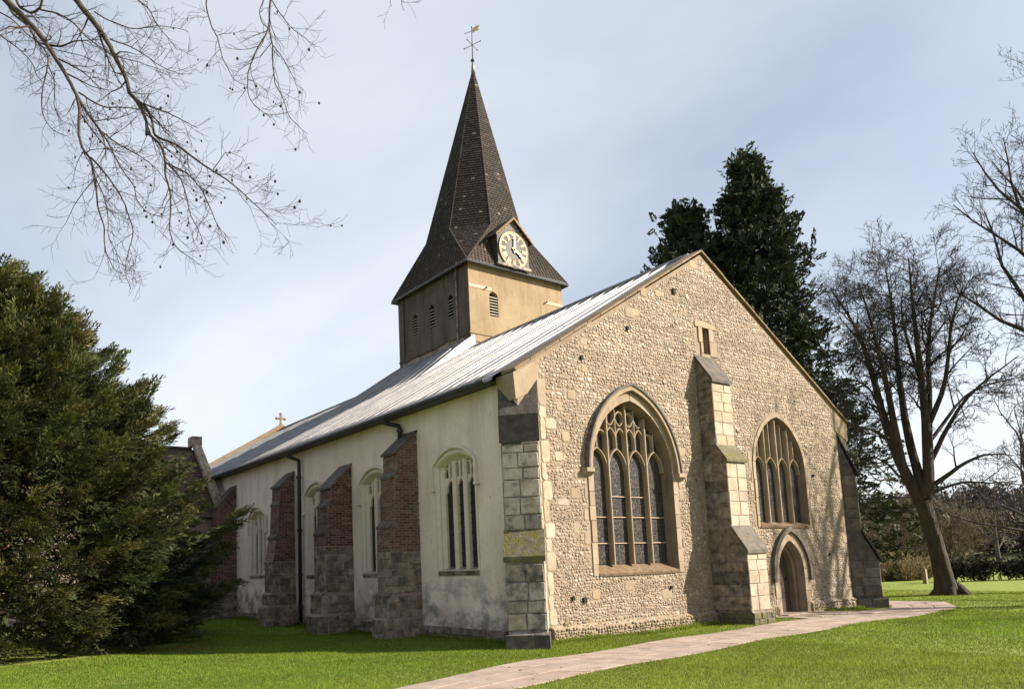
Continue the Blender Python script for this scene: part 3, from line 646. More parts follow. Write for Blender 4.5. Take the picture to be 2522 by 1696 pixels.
weathering(b, O, out, wd, wB, 0, 6.82, .44, 6.10, .07, 'dark_stone'); weathering(b, O, out, wd, wB, .42, 4.42, .67, 4.02, .06, 'mossy_stone'); weathering(b, O, out, wd, wB, .65, 2.36, 1.02, 1.76, .07, 'dark_stone')
stone_face(b, 'plinth_stone', (6.17, -1.06), (1, 0), (0, -1, 0), .86, -.05, .27, 'mossy_stone', (.15, .2), (.2, .4), (.01, .03))
stone_face(b, 'plinth_stone', (6.2, 0), (0, -1), (-1, 0, 0), 1.06, -.05, .27, 'mossy_stone', (.15, .2), (.2, .4), (.01, .03))
# diagonal buttresses on both corners
s2 = math.sqrt(.5)
for sg, lab in ((-1, 'pale squared stone buttress set diagonally on the near corner'), (1, 'shaded diagonal buttress on the far right corner')):
    b = empty('buttress'); b.parent = church; b['label'] = lab
    cx_ = 0 if sg < 0 else W; out = Vector((sg * s2, -s2, 0)); wd = Vector((s2, sg * -1 * -s2 if False else (-s2 if sg < 0 else s2), 0)); wB = .76
    O = Vector((cx_, 0, 0)) - wd * wB / 2
    mb = MB(); prism_profile([(-.40, -.3), (.57, -.3), (.57, .20), (.45, .30), (.45, 1.66), (.05, 2.25), (.05, 4.1), (-.40, 5.18)] if sg < 0 else [(-.40, -.3), (.55, -.3), (.55, .20), (.43, .30), (.43, 1.36), (.03, 2.2), (.03, 3.95), (-.40, 5.15)], mb, O, out, wd, wB); mb.build('core', 'grey_stone' if sg < 0 else 'shaded_far_stone', b)
    sm = 'grey_stone' if sg < 0 else 'shaded_far_stone'  # far buttress stone darkened so its unlit face reads dark
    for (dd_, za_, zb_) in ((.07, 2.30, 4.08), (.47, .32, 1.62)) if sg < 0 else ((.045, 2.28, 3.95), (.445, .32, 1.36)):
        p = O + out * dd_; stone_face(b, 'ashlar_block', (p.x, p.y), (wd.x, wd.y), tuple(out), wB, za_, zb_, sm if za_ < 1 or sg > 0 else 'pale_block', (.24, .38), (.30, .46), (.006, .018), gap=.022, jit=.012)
        for s_ in (0, 1):
            p = O + wd * (wB * s_) + out * (-.36 if s_ == s_ else 0); nn = wd if s_ else -wd
            stone_face(b, 'ashlar_block', (p.x, p.y), (out.x, out.y), tuple(nn), dd_ + .36, za_, zb_, 'ashlar' if (sg < 0 and s_) else sm, (.22, .4), (.25, .5), (.004, .02))
    weathering(b, O, out, wd, wB, -.38, 5.24, .09, 4.70 if sg < 0 else 4.02, .58 if sg < 0 else .08, 'dark_stone'); weathering(b, O, out, wd, wB, .05, 2.28, .49, 1.76 if sg < 0 else 1.42, .10, 'mossy_stone' if sg < 0 else 'dark_stone')
    p = O + out * .56 - wd * .06; stone_face(b, 'plinth_stone', (p.x, p.y), (wd.x, wd.y), tuple(out), wB + .12, -.06, .25, 'dark_stone', (.26, .3), (.4, .6), (.02, .03))
    for s_ in (0, 1):
        p = O + wd * (wB * s_) + out * -.3; nn = wd if s_ else -wd; stone_face(b, 'plinth_stone', (p.x, p.y), (out.x, out.y), tuple(nn), .87, -.06, .24, 'dark_stone', (.26, .3), (.4, .6), (.03, .05))

# --- long limewashed wall
SW = [(2.28, 1.55, 3.98, 4.24), (5.88, 1.55, 3.98, 4.24), (9.43, 1.55, 3.98, 4.24), (14.2, 1.60, 3.62, 3.88)]
sholes = [arch_pts(c_ - .74, c_ + .74, v0, s_, a_) for c_, v0, s_, a_ in SW]
lw_ = wall_with_holes('long_wall', side, [(0, -.3), (LN, -.3), (LN, 5.62), (0, 5.62)], sholes, 'limewash', church, .22)
import bmesh
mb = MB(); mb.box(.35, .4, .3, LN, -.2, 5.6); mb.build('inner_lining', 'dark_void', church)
mb = MB(); mb.box(W - .4, W, .6, LN, -.3, 5.6); mb.build('far_wall', 'limewash', church)
mb = MB(); mb.prism([(0, LN, -.3), (W, LN, -.3), (W, LN, HE), (RX, LN, HR + .1), (0, LN, HE)], [(0, LN + .4, -.3), (W, LN + .4, -.3), (W, LN + .4, HE), (RX, LN + .4, HR + .1), (0, LN + .4, HE)]); mb.build('end_wall', 'mortar', church)
pl = stone_face(church, 'plinth_stone', (-.03, .6), (0, 1), (-1, 0, 0), 16.2, -.08, .24, 'side_stone', (.15, .17), (.3, .6), (.02, .06))
pil = [(.0, 5.20)]
for (c_, v0, s_, a_) in SW:
    w = empty('window'); w.parent = church
    u0, u1 = c_ - .74, c_ + .74; T = side
    mb = MB(); ring(mb, T, arch_pts(u0 - .07, u1 + .07, v0 - .02, s_, a_ + .08), arch_pts(u0, u1, v0, s_, a_), .02, -.04); mb.build('frame', 'window_stone', w)
    mb = MB(); o_ = arch_pts(u0, u1, v0, s_, a_); i_ = arch_pts(u0 + .12, u1 - .12, v0, s_, a_ - .13); i2 = arch_pts(u0 + .05, u1 - .05, v0, s_, a_ - .06); n = len(o_)
    for p, q, d0, d1 in ((o_, i2, .02, -.05), (i2, i2, -.05, -.08), (i2, i_, -.08, -.16), (i_, i_, -.16, -.26)):
        mb.poly([T(x, y, d0) for x, y in p] + [T(x, y, d1) for x, y in q], [(k, (k + 1) % n, n + (k + 1) % n, n + k) for k in range(1, n)])
    mb.build('jamb', 'window_stone', w, fix=False)
    g0, g1 = u0 + .12, u1 - .12; lw3 = (g1 - g0) / 3; hs = s_ - .62; top = lambda u: arch_top(g0, g1, s_, a_ - .13, u)
    for k in (1, 2):
        mb = MB(); u = g0 + k * lw3; ribbon(mb, T, [(u, v0 - .02), (u, top(u))], .13, -.09, -.24); mb.build('mullion', 'window_stone', w)
    for k in range(3):
        aa, bb = g0 + k * lw3, g0 + (k + 1) * lw3; m_ = (aa + bb) / 2; mb = MB()
        # spandrel panel with the arched light cut from it
        ar = arch_pts(aa + .05, bb - .05, hs - .3, hs, hs + .30, 8)[2:]
        up_ = [(bb, hs)] + ar + [(aa, hs)]
        tl = [(u, max(v + .02, hs + .36)) for u, v in up_]
        P0 = [T(u, v, -.17) for u, v in up_] + [T(u, hs + .36, -.17) for u, v in up_] + [T(u, v, -.24) for u, v in up_]; q_ = len(up_)
        mb.poly(P0, [(i, i + 1, q_ + i + 1, q_ + i) for i in range(q_ - 1)] + [(i, 2 * q_ + i, 2 * q_ + i + 1, i + 1) for i in range(q_ - 1)])
        ribbon(mb, T, [(m_, hs + .28), (m_, top(m_))], .05, -.13, -.24)
        for x0, x1 in ((aa, m_), (m_, bb)):
            t_ = min(top(x0 + .02), top(x1 - .02)) - .02
            ribbon(mb, T, arch_pts(x0 + .02, x1 - .02, t_ - .12, t_ - .12, t_, 6)[2:], .035, -.14, -.24)
        mb.build('tracery', 'window_stone', w, fix=False)
        pane_obj(T, aa, bb, v0, lambda u: hs + .33, -.225, 'side_glass', w); pane_obj(T, aa, bb, hs + .37, lambda u: top(u), -.222, 'window_stone' if False else 'side_glass', w)
        z = v0 + .16
        while z < hs + .2:
            mb = MB(); mb.tube([T(aa + .04, z, -.205), T(bb - .04, z, -.205)], .009, 5); mb.build('saddle_bar', 'iron', w); z += .225
    mb = MB(); mb.prism([T(u0 - .02, v0 - .14, .015), T(u1 + .02, v0 - .14, .015), T(u1 + .02, v0 - .05, .05), T(u0 - .02, v0 - .05, .05)], [T(u0, v0 - .14, -.24), T(u1, v0 - .14, -.24), T(u1, v0 + .06, -.24), T(u0, v0 + .06, -.24)]); mb.build('sill', 'grey_stone', w)
    mb = MB(); po = arch_pts(u0 - .12, u1 + .12, s_ + .02, s_ + .02, a_ + .20, 12)[2:]; pi = arch_pts(u0 - .05, u1 + .05, s_ + .02, s_ + .02, a_ + .11, 12)[2:]
    po = [(po[0][0], s_ - .5)] + po + [(po[-1][0], s_ - .5)]; pi = [(pi[0][0], s_ - .5)] + pi + [(pi[-1][0], s_ - .5)]
    ring(mb, T, po, pi, .08, -.01, closed=False)
    for x in (u0 - .18, u1 + .03): mb.box(-.09, .01, x, x + .15, s_ - .56, s_ - .50)
    mb.build('hood_mould', 'window_stone', w)

# --- brick buttresses along the long wall
def brick_course(z, d_, y0, wB, fn):
    """fn(P, nrm) receives each visible brick of one course"""
    h, g = .058, .009; odd = int(round(z / .067)) % 2
    def run(O, U, n, L):
        u = -.1075 if odd else 0
        while u < L - .02:
            l = .215
            a, e = max(u, 0) + g / 2, min(u + l, L) - g / 2
            if e - a > .03:
                P = [O + U * a + Vector((0, 0, z)), O + U * e + Vector((0, 0, z)), O + U * e + Vector((0, 0, z + h)), O + U * a + Vector((0, 0, z + h))]; fn(P, n)
            u += l + g
    run(V3(-d_, y0), V3(1, 0), (0, -1, 0), d_ - .004)
    run(V3(-d_, y0 + wB), V3(0, -1), (-1, 0, 0), wB)
def side_buttress(y0, wB, prof, brick_stages, stone_stages, ledges, top, single, lab):
    b = empty('buttress'); b.parent = church; b['label'] = lab
    O, out, wd = V3(0, y0), V3(-1, 0), V3(0, 1)
    mb = MB(); prism_profile([(-.02, -.3)] + prof + [(-.02, prof[-1][1])], mb, O, out, wd, wB); mb.build('core', 'brick_mortar', b)
    joined = MB()
    BC = [(.17, .08, .062), (.135, .06, .047), (.20, .10, .08), (.11, .052, .042), (.22, .13, .105), (.155, .09, .075)]
    pz = [q[1] for q in prof]; pd = [q[0] for q in prof]
    if True:
        z = brick_stages[0][1]
        while z < top[2] - .1:
            d_ = dz = min(float(np.interp(z, pz, pd)), float(np.interp(z + .058, pz, pd)))   # courses follow the stepped outline
            if z + .058 > top[1]: d_ = 9
            if dz > .06:
                def put(P, n_):
                    if n_[0] < -.5 and dz < d_ - .01: return
                    if single:
                        m1 = MB(); block(m1, (P, n_, R_.uniform(.003, .008)), .004); m1.build('brick', 'brick', b, fix=False)
                    else: c3 = R_.choice(BC); f_ = R_.uniform(.55, .95); block(joined, (P, n_, R_.uniform(.003, .008)), .004, tuple(q * f_ for q in c3))
                brick_course(z, dz, y0, wB, put)
            z += .067
    if joined.v: tag(joined.build('brickwork', 'brick_joined', b, fix=False), kind='stuff')
    for (d_, z0, z1) in stone_stages:
        stone_face(b, 'stone_block', (-d_, y0), (1, 0), (0, -1, 0), d_, z0, z1, 'side_stone', (.13, .24), (.17, .36), (.005, .02))
        stone_face(b, 'stone_block', (-d_, y0 + wB), (0, -1), (-1, 0, 0), wB, z0, z1, 'side_stone', (.13, .24), (.17, .36), (.005, .02))
    for (d0, z0, d1, z1) in ledges: weathering(b, O, out, wd, wB, d0, z0, d1, z1, .05, 'side_stone' if z0 < 2 else 'dark_stone', .014)
    weathering(b, O, out, wd, wB, 0, top[2] + .03, top[0], top[1], .05, 'dark_stone', .045)
side_buttress(3.81, .64, [(1.06, -.3), (1.06, .42), (.98, .46), (.96, .98), (.87, 1.04), (.85, 2.62), (.71, 2.76), (.70, 3.86), (.62, 4.0), (.61, 4.46), (0, 5.0)],
    [(.85, 2.03, 2.64), (.70, 2.76, 3.88), (.61, 4.0, 4.93)], [(1.06, -.05, .42), (.97, .46, .98), (.87, 1.04, 2.02)], [(.70, 2.78, .86, 2.64), (.60, 4.0, .71, 3.88), (.86, 1.06, .98, .98)], (.62, 4.46, 5.0), True, 'tall red brick buttress nearest the gable end')
side_buttress(7.20, .68, [(1.15, -.3), (1.15, .40), (1.03, .46), (1.02, .95), (.9, 1.04), (.88, 2.66), (.78, 2.78), (.77, 3.42), (.67, 3.54), (.66, 3.98), (0, 4.62)],
    [(.88, 2.32, 2.68), (.77, 2.80, 3.42), (.66, 3.56, 4.55)], [(1.15, -.05, .40), (1.02, .46, .95), (.89, 1.04, 2.30)], [(.77, 2.82, .89, 2.66), (.66, 3.58, .78, 3.44), (.88, 1.06, 1.03, .97)], (.67, 3.98, 4.62), False, 'darker brick buttress, second from the gable end')
side_buttress(11.06, .64, [(1.03, -.3), (1.03, .56), (.90, .62), (.89, .96), (.8, 1.02), (.78, 2.0), (.66, 2.72), (.60, 2.86), (.56, 3.8), (.52, 3.9), (.50, 4.42), (0, 4.88)],
    [(.68, 2.0, 2.74), (.56, 2.86, 3.82), (.50, 3.92, 4.8)], [(1.03, -.05, .55), (.90, .62, .96), (.80, 1.02, 1.98)], [(.56, 2.90, .69, 2.76), (.50, 3.94, .57, 3.84), (.68, 2.02, .8, 1.96)], (.51, 4.42, 4.88), False, 'slender brick buttress beside the tall black downpipe')
side_buttress(16.34, .7, [(.9, -.3), (.9, 1.0), (.75, 1.1), (.72, 4.2), (0, 5.0)], [(.72, 1.2, 4.9)], [(.9, -.05, 1.0)], [(.7, 1.2, .9, 1.02)], (.73, 4.2, 5.0), False, 'dark brick buttress at the corner by the tiled wing')

# --- lead roof: sheets between standing rolls
TX, TY, TS, TZ = 6.64, 9.76, 4.91, 13.05
def sstep(t): t = min(max(t, 0), 1); return t * t * (3 - 2 * t)
def roof_z(x, y, back):
    z = HE + .07 + (HR - HE) * x / RX
    z += .012 * math.sin(y * 1.9 + x) + .018 * math.sin(y * .55 + 2)
    if back:
        lift = .40 * (1 - sstep((y - TY - TS + .2) / 4.5)) - .12 * sstep((y - TY - TS) / 6)
        z += lift * sstep((x - 3.9) / (RX - 3.9))
    return z
roof = empty('roof'); roof.parent = church
pitch = .53; NS = 12; y = .38; xe = -.34; i = 0
while y < LN - .02:
    y1 = min(y + pitch, LN); back = y >= TY - .05
    if not back and y1 > TY: y1 = TY
    xs = [xe + (RX - xe) * k / NS for k in range(NS + 1)]; sag = R_.uniform(-.01, .01); mb = MB(); P = []
    for x in xs:
        for f in (0, .33, .67, 1):
            yy = y + (y1 - y) * f; P.append((x, yy, roof_z(x, (y + y1) / 2 if False else yy, back) + sag * (f * (1 - f)) * 4 - .012 * math.sin(f * math.pi) + R_.uniform(-.002, .002)))
    mb.poly(P, [(a * 4 + k, (a + 1) * 4 + k, (a + 1) * 4 + k + 1, a * 4 + k + 1) for a in range(NS) for k in range(3)])
    for k in range(3): # turned-down drip edge
        a, b_ = P[k], P[k + 1]; mb.poly([a, b_, (b_[0] - .01, b_[1], b_[2] - .07), (a[0] - .01, a[1], a[2] - .07)], [(0, 1, 2, 3)])
    mb.build('lead_sheet', 'lead', roof, smooth=True, fix=False)
    mb = MB(); rp_ = [(-.028, -.01), (-.025, .034), (-.012, .050), (.012, .050), (.025, .034), (.028, -.01)]; xr = [xe - .03] + xs[1:]; q_ = [(x, y1 + a, roof_z(x, y1, back) + h_) for x in xr for a, h_ in rp_]
    mb.poly(q_, [(a * 6 + k, (a + 1) * 6 + k, (a + 1) * 6 + k + 1, a * 6 + k + 1) for a in range(len(xr) - 1) for k in range(5)] + [(0, 1, 2, 3, 4, 5)]); mb.build('lead_roll', 'lead', roof, smooth=True, fix=False)
    y = y1; i += 1
mb = MB(); mb.poly([(RX, .38, HR + .07), (RX, LN, HR + .07), (W + .34, LN, HE - .13), (W + .34, .38, HE - .13)], [(0, 1, 2, 3)]); mb.build('far_slope', 'lead', church, fix=False)
mb = MB(); mb.tube([(RX, .36, HR + .10), (RX, TY, HR + .09)], .055, 8); mb.build('ridge_roll', 'lead', church, smooth=True)
mb = MB(); pts = [(RX + .02, yy, roof_z(RX, yy, True) + .02) for yy in np.linspace(TY + TS, LN, 14)]; mb.tube(pts, .05, 8); mb.build('ridge_roll', 'lead', church, smooth=True)
# upstand where the roof steps up beside the tower
mb = MB(); xs = np.linspace(3.9, RX + .03, 10)
mb.poly([(x, TY - .012, roof_z(x, TY, False) - .03) for x in xs] + [(x, TY - .012, roof_z(x, TY, True) + .03) for x in xs] + [(x, TY + .06, roof_z(x, TY, True) + .03) for x in xs], [(k, k + 1, 10 + k + 1, 10 + k) for k in range(9)] + [(10 + k, 11 + k, 21 + k, 20 + k) for k in range(9)])
mb.build('flashing', 'white_paint_lit_lead', church, fix=False)  # lead upstand coloured white, its sunlit brightness put into the colour
# soffit, gutter, downpipes
mb = MB(); mb.box(-.30, .0, .55, LN, 5.50, 5.53); mb.build('soffit', 'gutter', church)
mb = MB(); prof = [(-.29, 5.565), (-.30, 5.51), (-.335, 5.475), (-.385, 5.475), (-.42, 5.51), (-.43, 5.565), (-.418, 5.565), (-.408, 5.515), (-.38, 5.49), (-.34, 5.49), (-.312, 5.515), (-.302, 5.565)]
mb.prism([(x, .60, z) for x, z in prof], [(x, LN, z) for x, z in prof]); mb.build('gutter', 'gutter', church)
pipe = empty('downpipe'); pipe.parent = church; pipe['label'] = 'tall black downpipe on the long wall'
mb = MB(); mb.tube([(-.36, 10.75, 5.45), (-.36, 10.75, 5.36), (-.24, 10.6, 5.28), (-.11, 10.46, 5.2), (-.11, 10.46, 5.0), (-.11, 10.5, .12), (-.2, 10.5, .02)], .058, 10); mb.build('pipe', 'iron', pipe, smooth=True)
for z in (4.6, 2.9, 1.5, .5):
    mb = MB(); mb.tube([(-.11, 10.48, z), (-.11, 10.48, z + .09)], .082, 10); mb.build('pipe_collar', 'iron', pipe)
pipe = empty('downpipe'); pipe.parent = church; pipe['label'] = 'short black downpipe ending on the nearest brick buttress'
mb = MB(); mb.tube([(-.36, 4.75, 5.45), (-.36, 4.75, 5.38), (-.24, 4.62, 5.32), (-.13, 4.44, 5.26), (-.12, 4.40, 5.15), (-.12, 4.40, 4.9)], .058, 10); mb.build('pipe', 'iron', pipe, smooth=True)
mb = MB(); mb.tube([(-.12, 4.40, 5.08), (-.12, 4.40, 5.16)], .08, 10); mb.build('pipe_collar', 'iron', pipe)
# end gable coping and cross
for sgn in (-1, 1):
    mb = MB(); mb.prism([(RX, LN - .1, HR + .05), (RX + sgn * 7, LN - .1, HE - .1), (RX + sgn * 7, LN - .1, HE + .12), (RX, LN - .1, HR + .27)], [(RX, LN + .35, HR + .05), (RX + sgn * 7, LN + .35, HE - .1), (RX + sgn * 7, LN + .35, HE + .12), (RX, LN + .35, HR + .27)]); mb.build('coping_stone', 'coping', church)
cr = empty('gable_cross'); cr.parent = church
mb = MB(); mb.prism([(RX - .16, LN - .05, 9.72), (RX + .16, LN - .05, 9.72), (RX + .16, LN + .27, 9.72), (RX - .16, LN + .27, 9.72)], [(RX - .06, LN + .05, 10.0), (RX + .06, LN + .05, 10.0), (RX + .06, LN + .17, 10.0), (RX - .06, LN + .17, 10.0)]); mb.build('cross_foot', 'coping', cr)
mb = MB(); mb.box(RX - .05, RX + .05, LN + .06, LN + .16, 9.98, 10.56); mb.box(RX - .25, RX + .25, LN + .063, LN + .157, 10.26, 10.36)
for q in ((RX - .25, 10.31), (RX + .25, 10.31), (RX, 10.58)): mb.ball((q[0], LN + .11, q[1]), .085, 8, 6)
mb.build('cross', 'side_stone', cr)

# --- tower
def fr(u, v, o): return (u, TY - o, v)
def lf(u, v, o): return (TX - o, u, v)
fl = arch_pts(7.62, 8.06, 11.10, 11.86, 12.09, 8)
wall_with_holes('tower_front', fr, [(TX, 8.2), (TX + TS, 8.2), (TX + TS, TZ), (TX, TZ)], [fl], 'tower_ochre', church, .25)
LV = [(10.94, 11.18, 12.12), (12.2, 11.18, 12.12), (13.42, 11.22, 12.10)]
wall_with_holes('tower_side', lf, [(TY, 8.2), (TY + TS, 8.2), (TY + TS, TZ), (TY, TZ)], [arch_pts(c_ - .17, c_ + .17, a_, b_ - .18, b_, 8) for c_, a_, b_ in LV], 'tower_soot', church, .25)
mb = MB(); mb.poly([(TX + TS, TY, 5), (TX + TS, TY + TS, 5), (TX + TS, TY + TS, TZ), (TX + TS, TY, TZ), (TX, TY + TS, 5), (TX, TY + TS, TZ)], [(0, 1, 2, 3), (1, 4, 5, 2)]); mb.build('tower_rear', 'tower_ochre', church, fix=False)
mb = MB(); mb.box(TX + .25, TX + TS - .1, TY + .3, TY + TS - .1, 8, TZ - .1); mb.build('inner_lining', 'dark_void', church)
def louvre(T, u0, u1, v0, v1, n):
    w = empty('belfry_opening'); w.parent = church
    for k in range(n):
        z = v0 + .06 + k * (v1 - v0 - .16) / n; mb = MB()
        mb.hexa([T(u0, z, -.01), T(u1, z, -.01), T(u1, z + .10, -.17), T(u0, z + .10, -.17), T(u0, z + .02, -.01), T(u1, z + .02, -.01), T(u1, z + .12, -.17), T(u0, z + .12, -.17)]); mb.build('slat', 'louvre', w)
louvre(fr, 7.62, 8.06, 11.10, 12.05, 7)
for c_, a_, b_ in LV: louvre(lf, c_ - .17, c_ + .17, a_, b_, 6)
for (u0, u1, z) in ((TX + .0, 7.75, 12.10), (10.55, TX + TS, 12.08)):
    mb = MB(); mb.box(u0, u1, TY - .015, TY + .02, z, z + .13); mb.build('pale_band', 'pale_band', church)
    xx = u1 - .28 if u0 < 8 else u0 + .06
    mb = MB(); mb.tube([(xx, TY - .01, z + .07), (xx, TY - .12, z + .08)], .03, 6); mb.build('lamp_bracket', 'iron', church)
mb = MB(); mb.box(TX - .03, TX + TS + .03, TY - .03, TY + .05, 10.28, 10.36); mb.build('string_course', 'tower_ochre', church)
mb = MB(); mb.box(TX + .25, 8.9, TY - .012, TY + .05, 9.97, 10.0); mb.build('string_course', 'dark_stone', church)
mb = MB(); mb.box(TX - .035, TX + .05, TY + .06, TY + TS, 10.28, 10.36); mb.build('string_course', 'tower_soot', church)
mb = MB(); mb.tube([(TX - .05, 10.46, 13.0), (TX - .05, 10.50, 10.0)], .035, 8); mb.build('tower_pipe', 'grey_stone', church)
mb = MB(); mb.tube([(TX - .04, 14.22, 13.0), (TX - .04, 14.25, 9.4)], .03, 8); mb.build('tower_pipe', 'gutter', church)
mb = MB()
for k in range(14):   # ragged mortar fillet where the roof meets the tower
    a = TY + .35 + k * .3; mb.box(TX - .05 - R_.uniform(0, .03), TX + .01, a, a + .31, roof_z(TX, a, True) - .08, roof_z(TX, a, True) + R_.uniform(.07, .14))
mb.build('mortar_fillet', 'grey_stone', church)

# --- spire: square eaves, splayed foot, octagon above
SCX, SCY = TX + TS / 2, TY + TS / 2
EV = .19; ZE = TZ + .02; ZB = 15.1; RO, AO = 2.0, .83; APX = Vector((SCX + .28, SCY - .02, 23.4))
sq = [Vector((SCX + sx * (TS / 2 + EV), SCY + sy * (TS / 2 + EV), ZE)) for sx, sy in ((-1, -1), (1, -1), (1, 1), (-1, 1))]
oc = [Vector((SCX + a, SCY + b, ZB)) for a, b in ((-AO, -RO), (AO, -RO), (RO, -AO), (RO, AO), (AO, RO), (-AO, RO), (-RO, AO), (-RO, -AO))]
facets = []
for k in range(4):
    facets.append((sq[k], sq[(k + 1) % 4], oc[2 * k + 1], oc[2 * k]))          # flared skirt
    facets.append((sq[k], sq[k], oc[2 * k], oc[(2 * k - 1) % 8]))               # triangle at each corner
for k in range(8): facets.append((oc[k], oc[(k + 1) % 8], APX, APX))
sp = empty('spire'); sp.parent = church
mb = MB(); mb.poly(sq + oc + [APX], [(k, (k + 1) % 4, 4 + (2 * k + 1) % 8, 4 + 2 * k) for k in range(4)] + [(k, 4 + 2 * k, 4 + (2 * k - 1) % 8) for k in range(4)] + [(4 + k, 4 + (k + 1) % 8, 12) for k in range(8)] + [(3, 2, 1, 0)]); mb.build('core', 'roof_tile', sp)
SC = [(.027, .020, .014), (.034, .025, .018), (.021, .016, .012), (.044, .034, .025), (.030, .021, .015), (.018, .015, .013)]
mb = MB(); cs = Vector((SCX, SCY, 0))
for (a, b_, c_, d_) in facets:
    h = ((c_ + d_) / 2 - (a + b_) / 2).length; rowsN = int(h / .125)
    n_ = (b_ - a).cross(d_ - a) if (b_ - a).length > .01 else (c_ - a).cross(d_ - a)
    n_.normalize(); mid = (a + b_ + c_ + d_) / 4
    if n_.dot(mid - Vector((SCX, SCY, mid.z))) < 0: n_ = -n_
    for r in range(rowsN):
        t0, t1 = r / rowsN, min((r + 1.12) / rowsN, 1)
        l0, r0 = a.lerp(d_, t0), b_.lerp(c_, t0); l1, r1 = a.lerp(d_, t1), b_.lerp(c_, t1)
        wd_ = (r0 - l0).length; nt = max(1, int(round(max(wd_, (r1 - l1).length) / .17))); off = .5 / nt if r % 2 and nt > 1 else 0
        ks = [max(0, min(1, k / nt - off)) for k in range(nt + 2)]
        for k in range(nt + 1):
            f0, f1 = ks[k], ks[k + 1]
            if f1 - f0 < .01: continue
            up = n_ * (.020 + R_.uniform(0, .010)); dn = n_ * .004; j = R_.uniform(-.018, .012)
            e0 = l0.lerp(l1, j * 3) ; e1 = r0.lerp(r1, j * 3)
            p = [e0.lerp(e1, f0 + .01), e0.lerp(e1, f1 - .01), l1.lerp(r1, f1 - .01), l1.lerp(r1, f0 + .01)]
            c3 = R_.choice(SC); f_ = R_.uniform(.75, 1.25)
            if R_.random() < .02: c3 = (.16, .135, .10)
            mb.poly([p[0] + up, p[1] + up, p[2] + dn, p[3] + dn, p[0] - n_ * .01, p[1] - n_ * .01], [(0, 1, 2, 3), (4, 5, 1, 0)], tuple(q * f_ for q in c3))
tag(mb.build('shingles', 'shingle', sp, fix=False), kind='stuff')
for k in range(8):   # hip rolls on the arrises
    mb = MB(); mb.tube([oc[k] + (oc[k] - cs).normalized() * .0, APX], [.03, .02], 6); mb.build('hip_roll', 'roof_tile', sp)
    mb = MB(); mb.tube([sq[((k + 1) // 2) % 4], oc[k]], .03, 6); mb.build('hip_roll', 'roof_tile', sp)
for k in range(4):   # eaves board and gutter
    a, b_ = sq[k], sq[(k + 1) % 4]; mb = MB(); mb.tube([a - Vector((0, 0, .06)), b_ - Vector((0, 0, .06))], .05, 8); mb.build('eaves_gutter', 'gutter', sp)
    mb = MB(); mb.tube([a + Vector((0, 0, .015)), b_ + Vector((0, 0, .015))], .018, 6); mb.build('lead_strip', 'lead', sp)
mb = MB(); mb.tube([APX - Vector((0, 0, .25)), APX + Vector((0, 0, .12)), APX + Vector((0, 0, .32))], [.10, .07, .035], 10); mb.build('lead_cap', 'lead', sp, smooth=True)
# weathervane
wv = empty('weathervane'); wv.parent = church
P0 = APX
mb = MB(); mb.tube([P0 + Vector((0, 0, .2)), P0 + Vector((.03, 0, 2.0))], [.028, .014], 8); mb.build('rod', 'iron', wv)
mb = MB(); mb.ball(P0 + Vector((0, 0, .40)), .085, 10, 8); mb.build('orb', 'iron', wv, smooth=True)
for k in range(4):
    an = rad(20 + 90 * k); v_ = Vector((math.cos(an), math.sin(an), 0)); q = P0 + Vector((.02, 0, 1.15)); mb = MB(); mb.tube([q, q + v_ * .42], .012, 6); mb.ball(q + v_ * .42, .035, 6, 5); mb.build('direction_arm', 'iron', wv)
q = P0 + Vector((.03, 0, 1.82)); v_ = Vector((.75, -.45, .35)).normalized(); u_ = Vector((0, 0, 1)); mb = MB()
fl_ = [q + v_ * .04 + u_ * .12, q + v_ * .22 + u_ * .18, q + v_ * .40 + u_ * .16, q + v_ * .30 + u_ * .04, q + v_ * .36 - u_ * .08, q + v_ * .2 - u_ * .05, q + v_ * .04 - u_ * .12]
mb.prism(fl_, [p + Vector((.0, .012, 0)) for p in fl_]); mb.build('pennant', 'gold', wv)
mb = MB(); mb.tube([q - v_ * .32, q + v_ * .1], .012, 6); mb.ball(q - v_ * .32, .03, 6, 5); mb.build('pointer', 'iron', wv)
mb = MB(); mb.ball(P0 + Vector((.03, 0, 2.02)), .035, 6, 5); mb.build('finial_ball', 'iron', wv)

# --- clock dormer
ck = empty('clock'); ck.parent = church; ck['label'] = 'black and gold clock in a gabled dormer, hands at four'
CX_, CY_, CZ_ = 8.73, 9.50, 13.84; hw = .80
mb = MB(); mb.prism([(CX_ - hw, CY_, 13.22), (CX_ + hw, CY_, 13.22), (CX_ + hw, CY_, 14.40), (CX_, CY_, 15.12), (CX_ - hw, CY_, 14.40)], [(CX_ - hw, CY_ + 1.3, 13.22), (CX_ + hw, CY_ + 1.3, 13.22), (CX_ + hw, CY_ + 1.3, 14.40), (CX_, CY_ + 1.3, 15.12), (CX_ - hw, CY_ + 1.3, 14.40)]); mb.build('dormer', 'roof_tile', ck)
z = 13.22      # slate cladding of the dormer front
while z < 15.0:
    x = CX_ - hw; n = 0
    lim = lambda zq: hw if zq < 14.40 else hw * (15.12 - zq) / .72
    L_ = lim(z + .13); x = CX_ - L_ - (.1 if int(z / .13) % 2 else 0)
    while x < CX_ + L_:
        a, e = max(x, CX_ - L_), min(x + .2, CX_ + L_)
        if e - a > .03: mb = MB(); mb.box(a + .003, e - .003, CY_ - R_.uniform(.012, .02), CY_, z, z + .128); mb.build('slate', 'slate', ck)
        x += .2
    z += .13
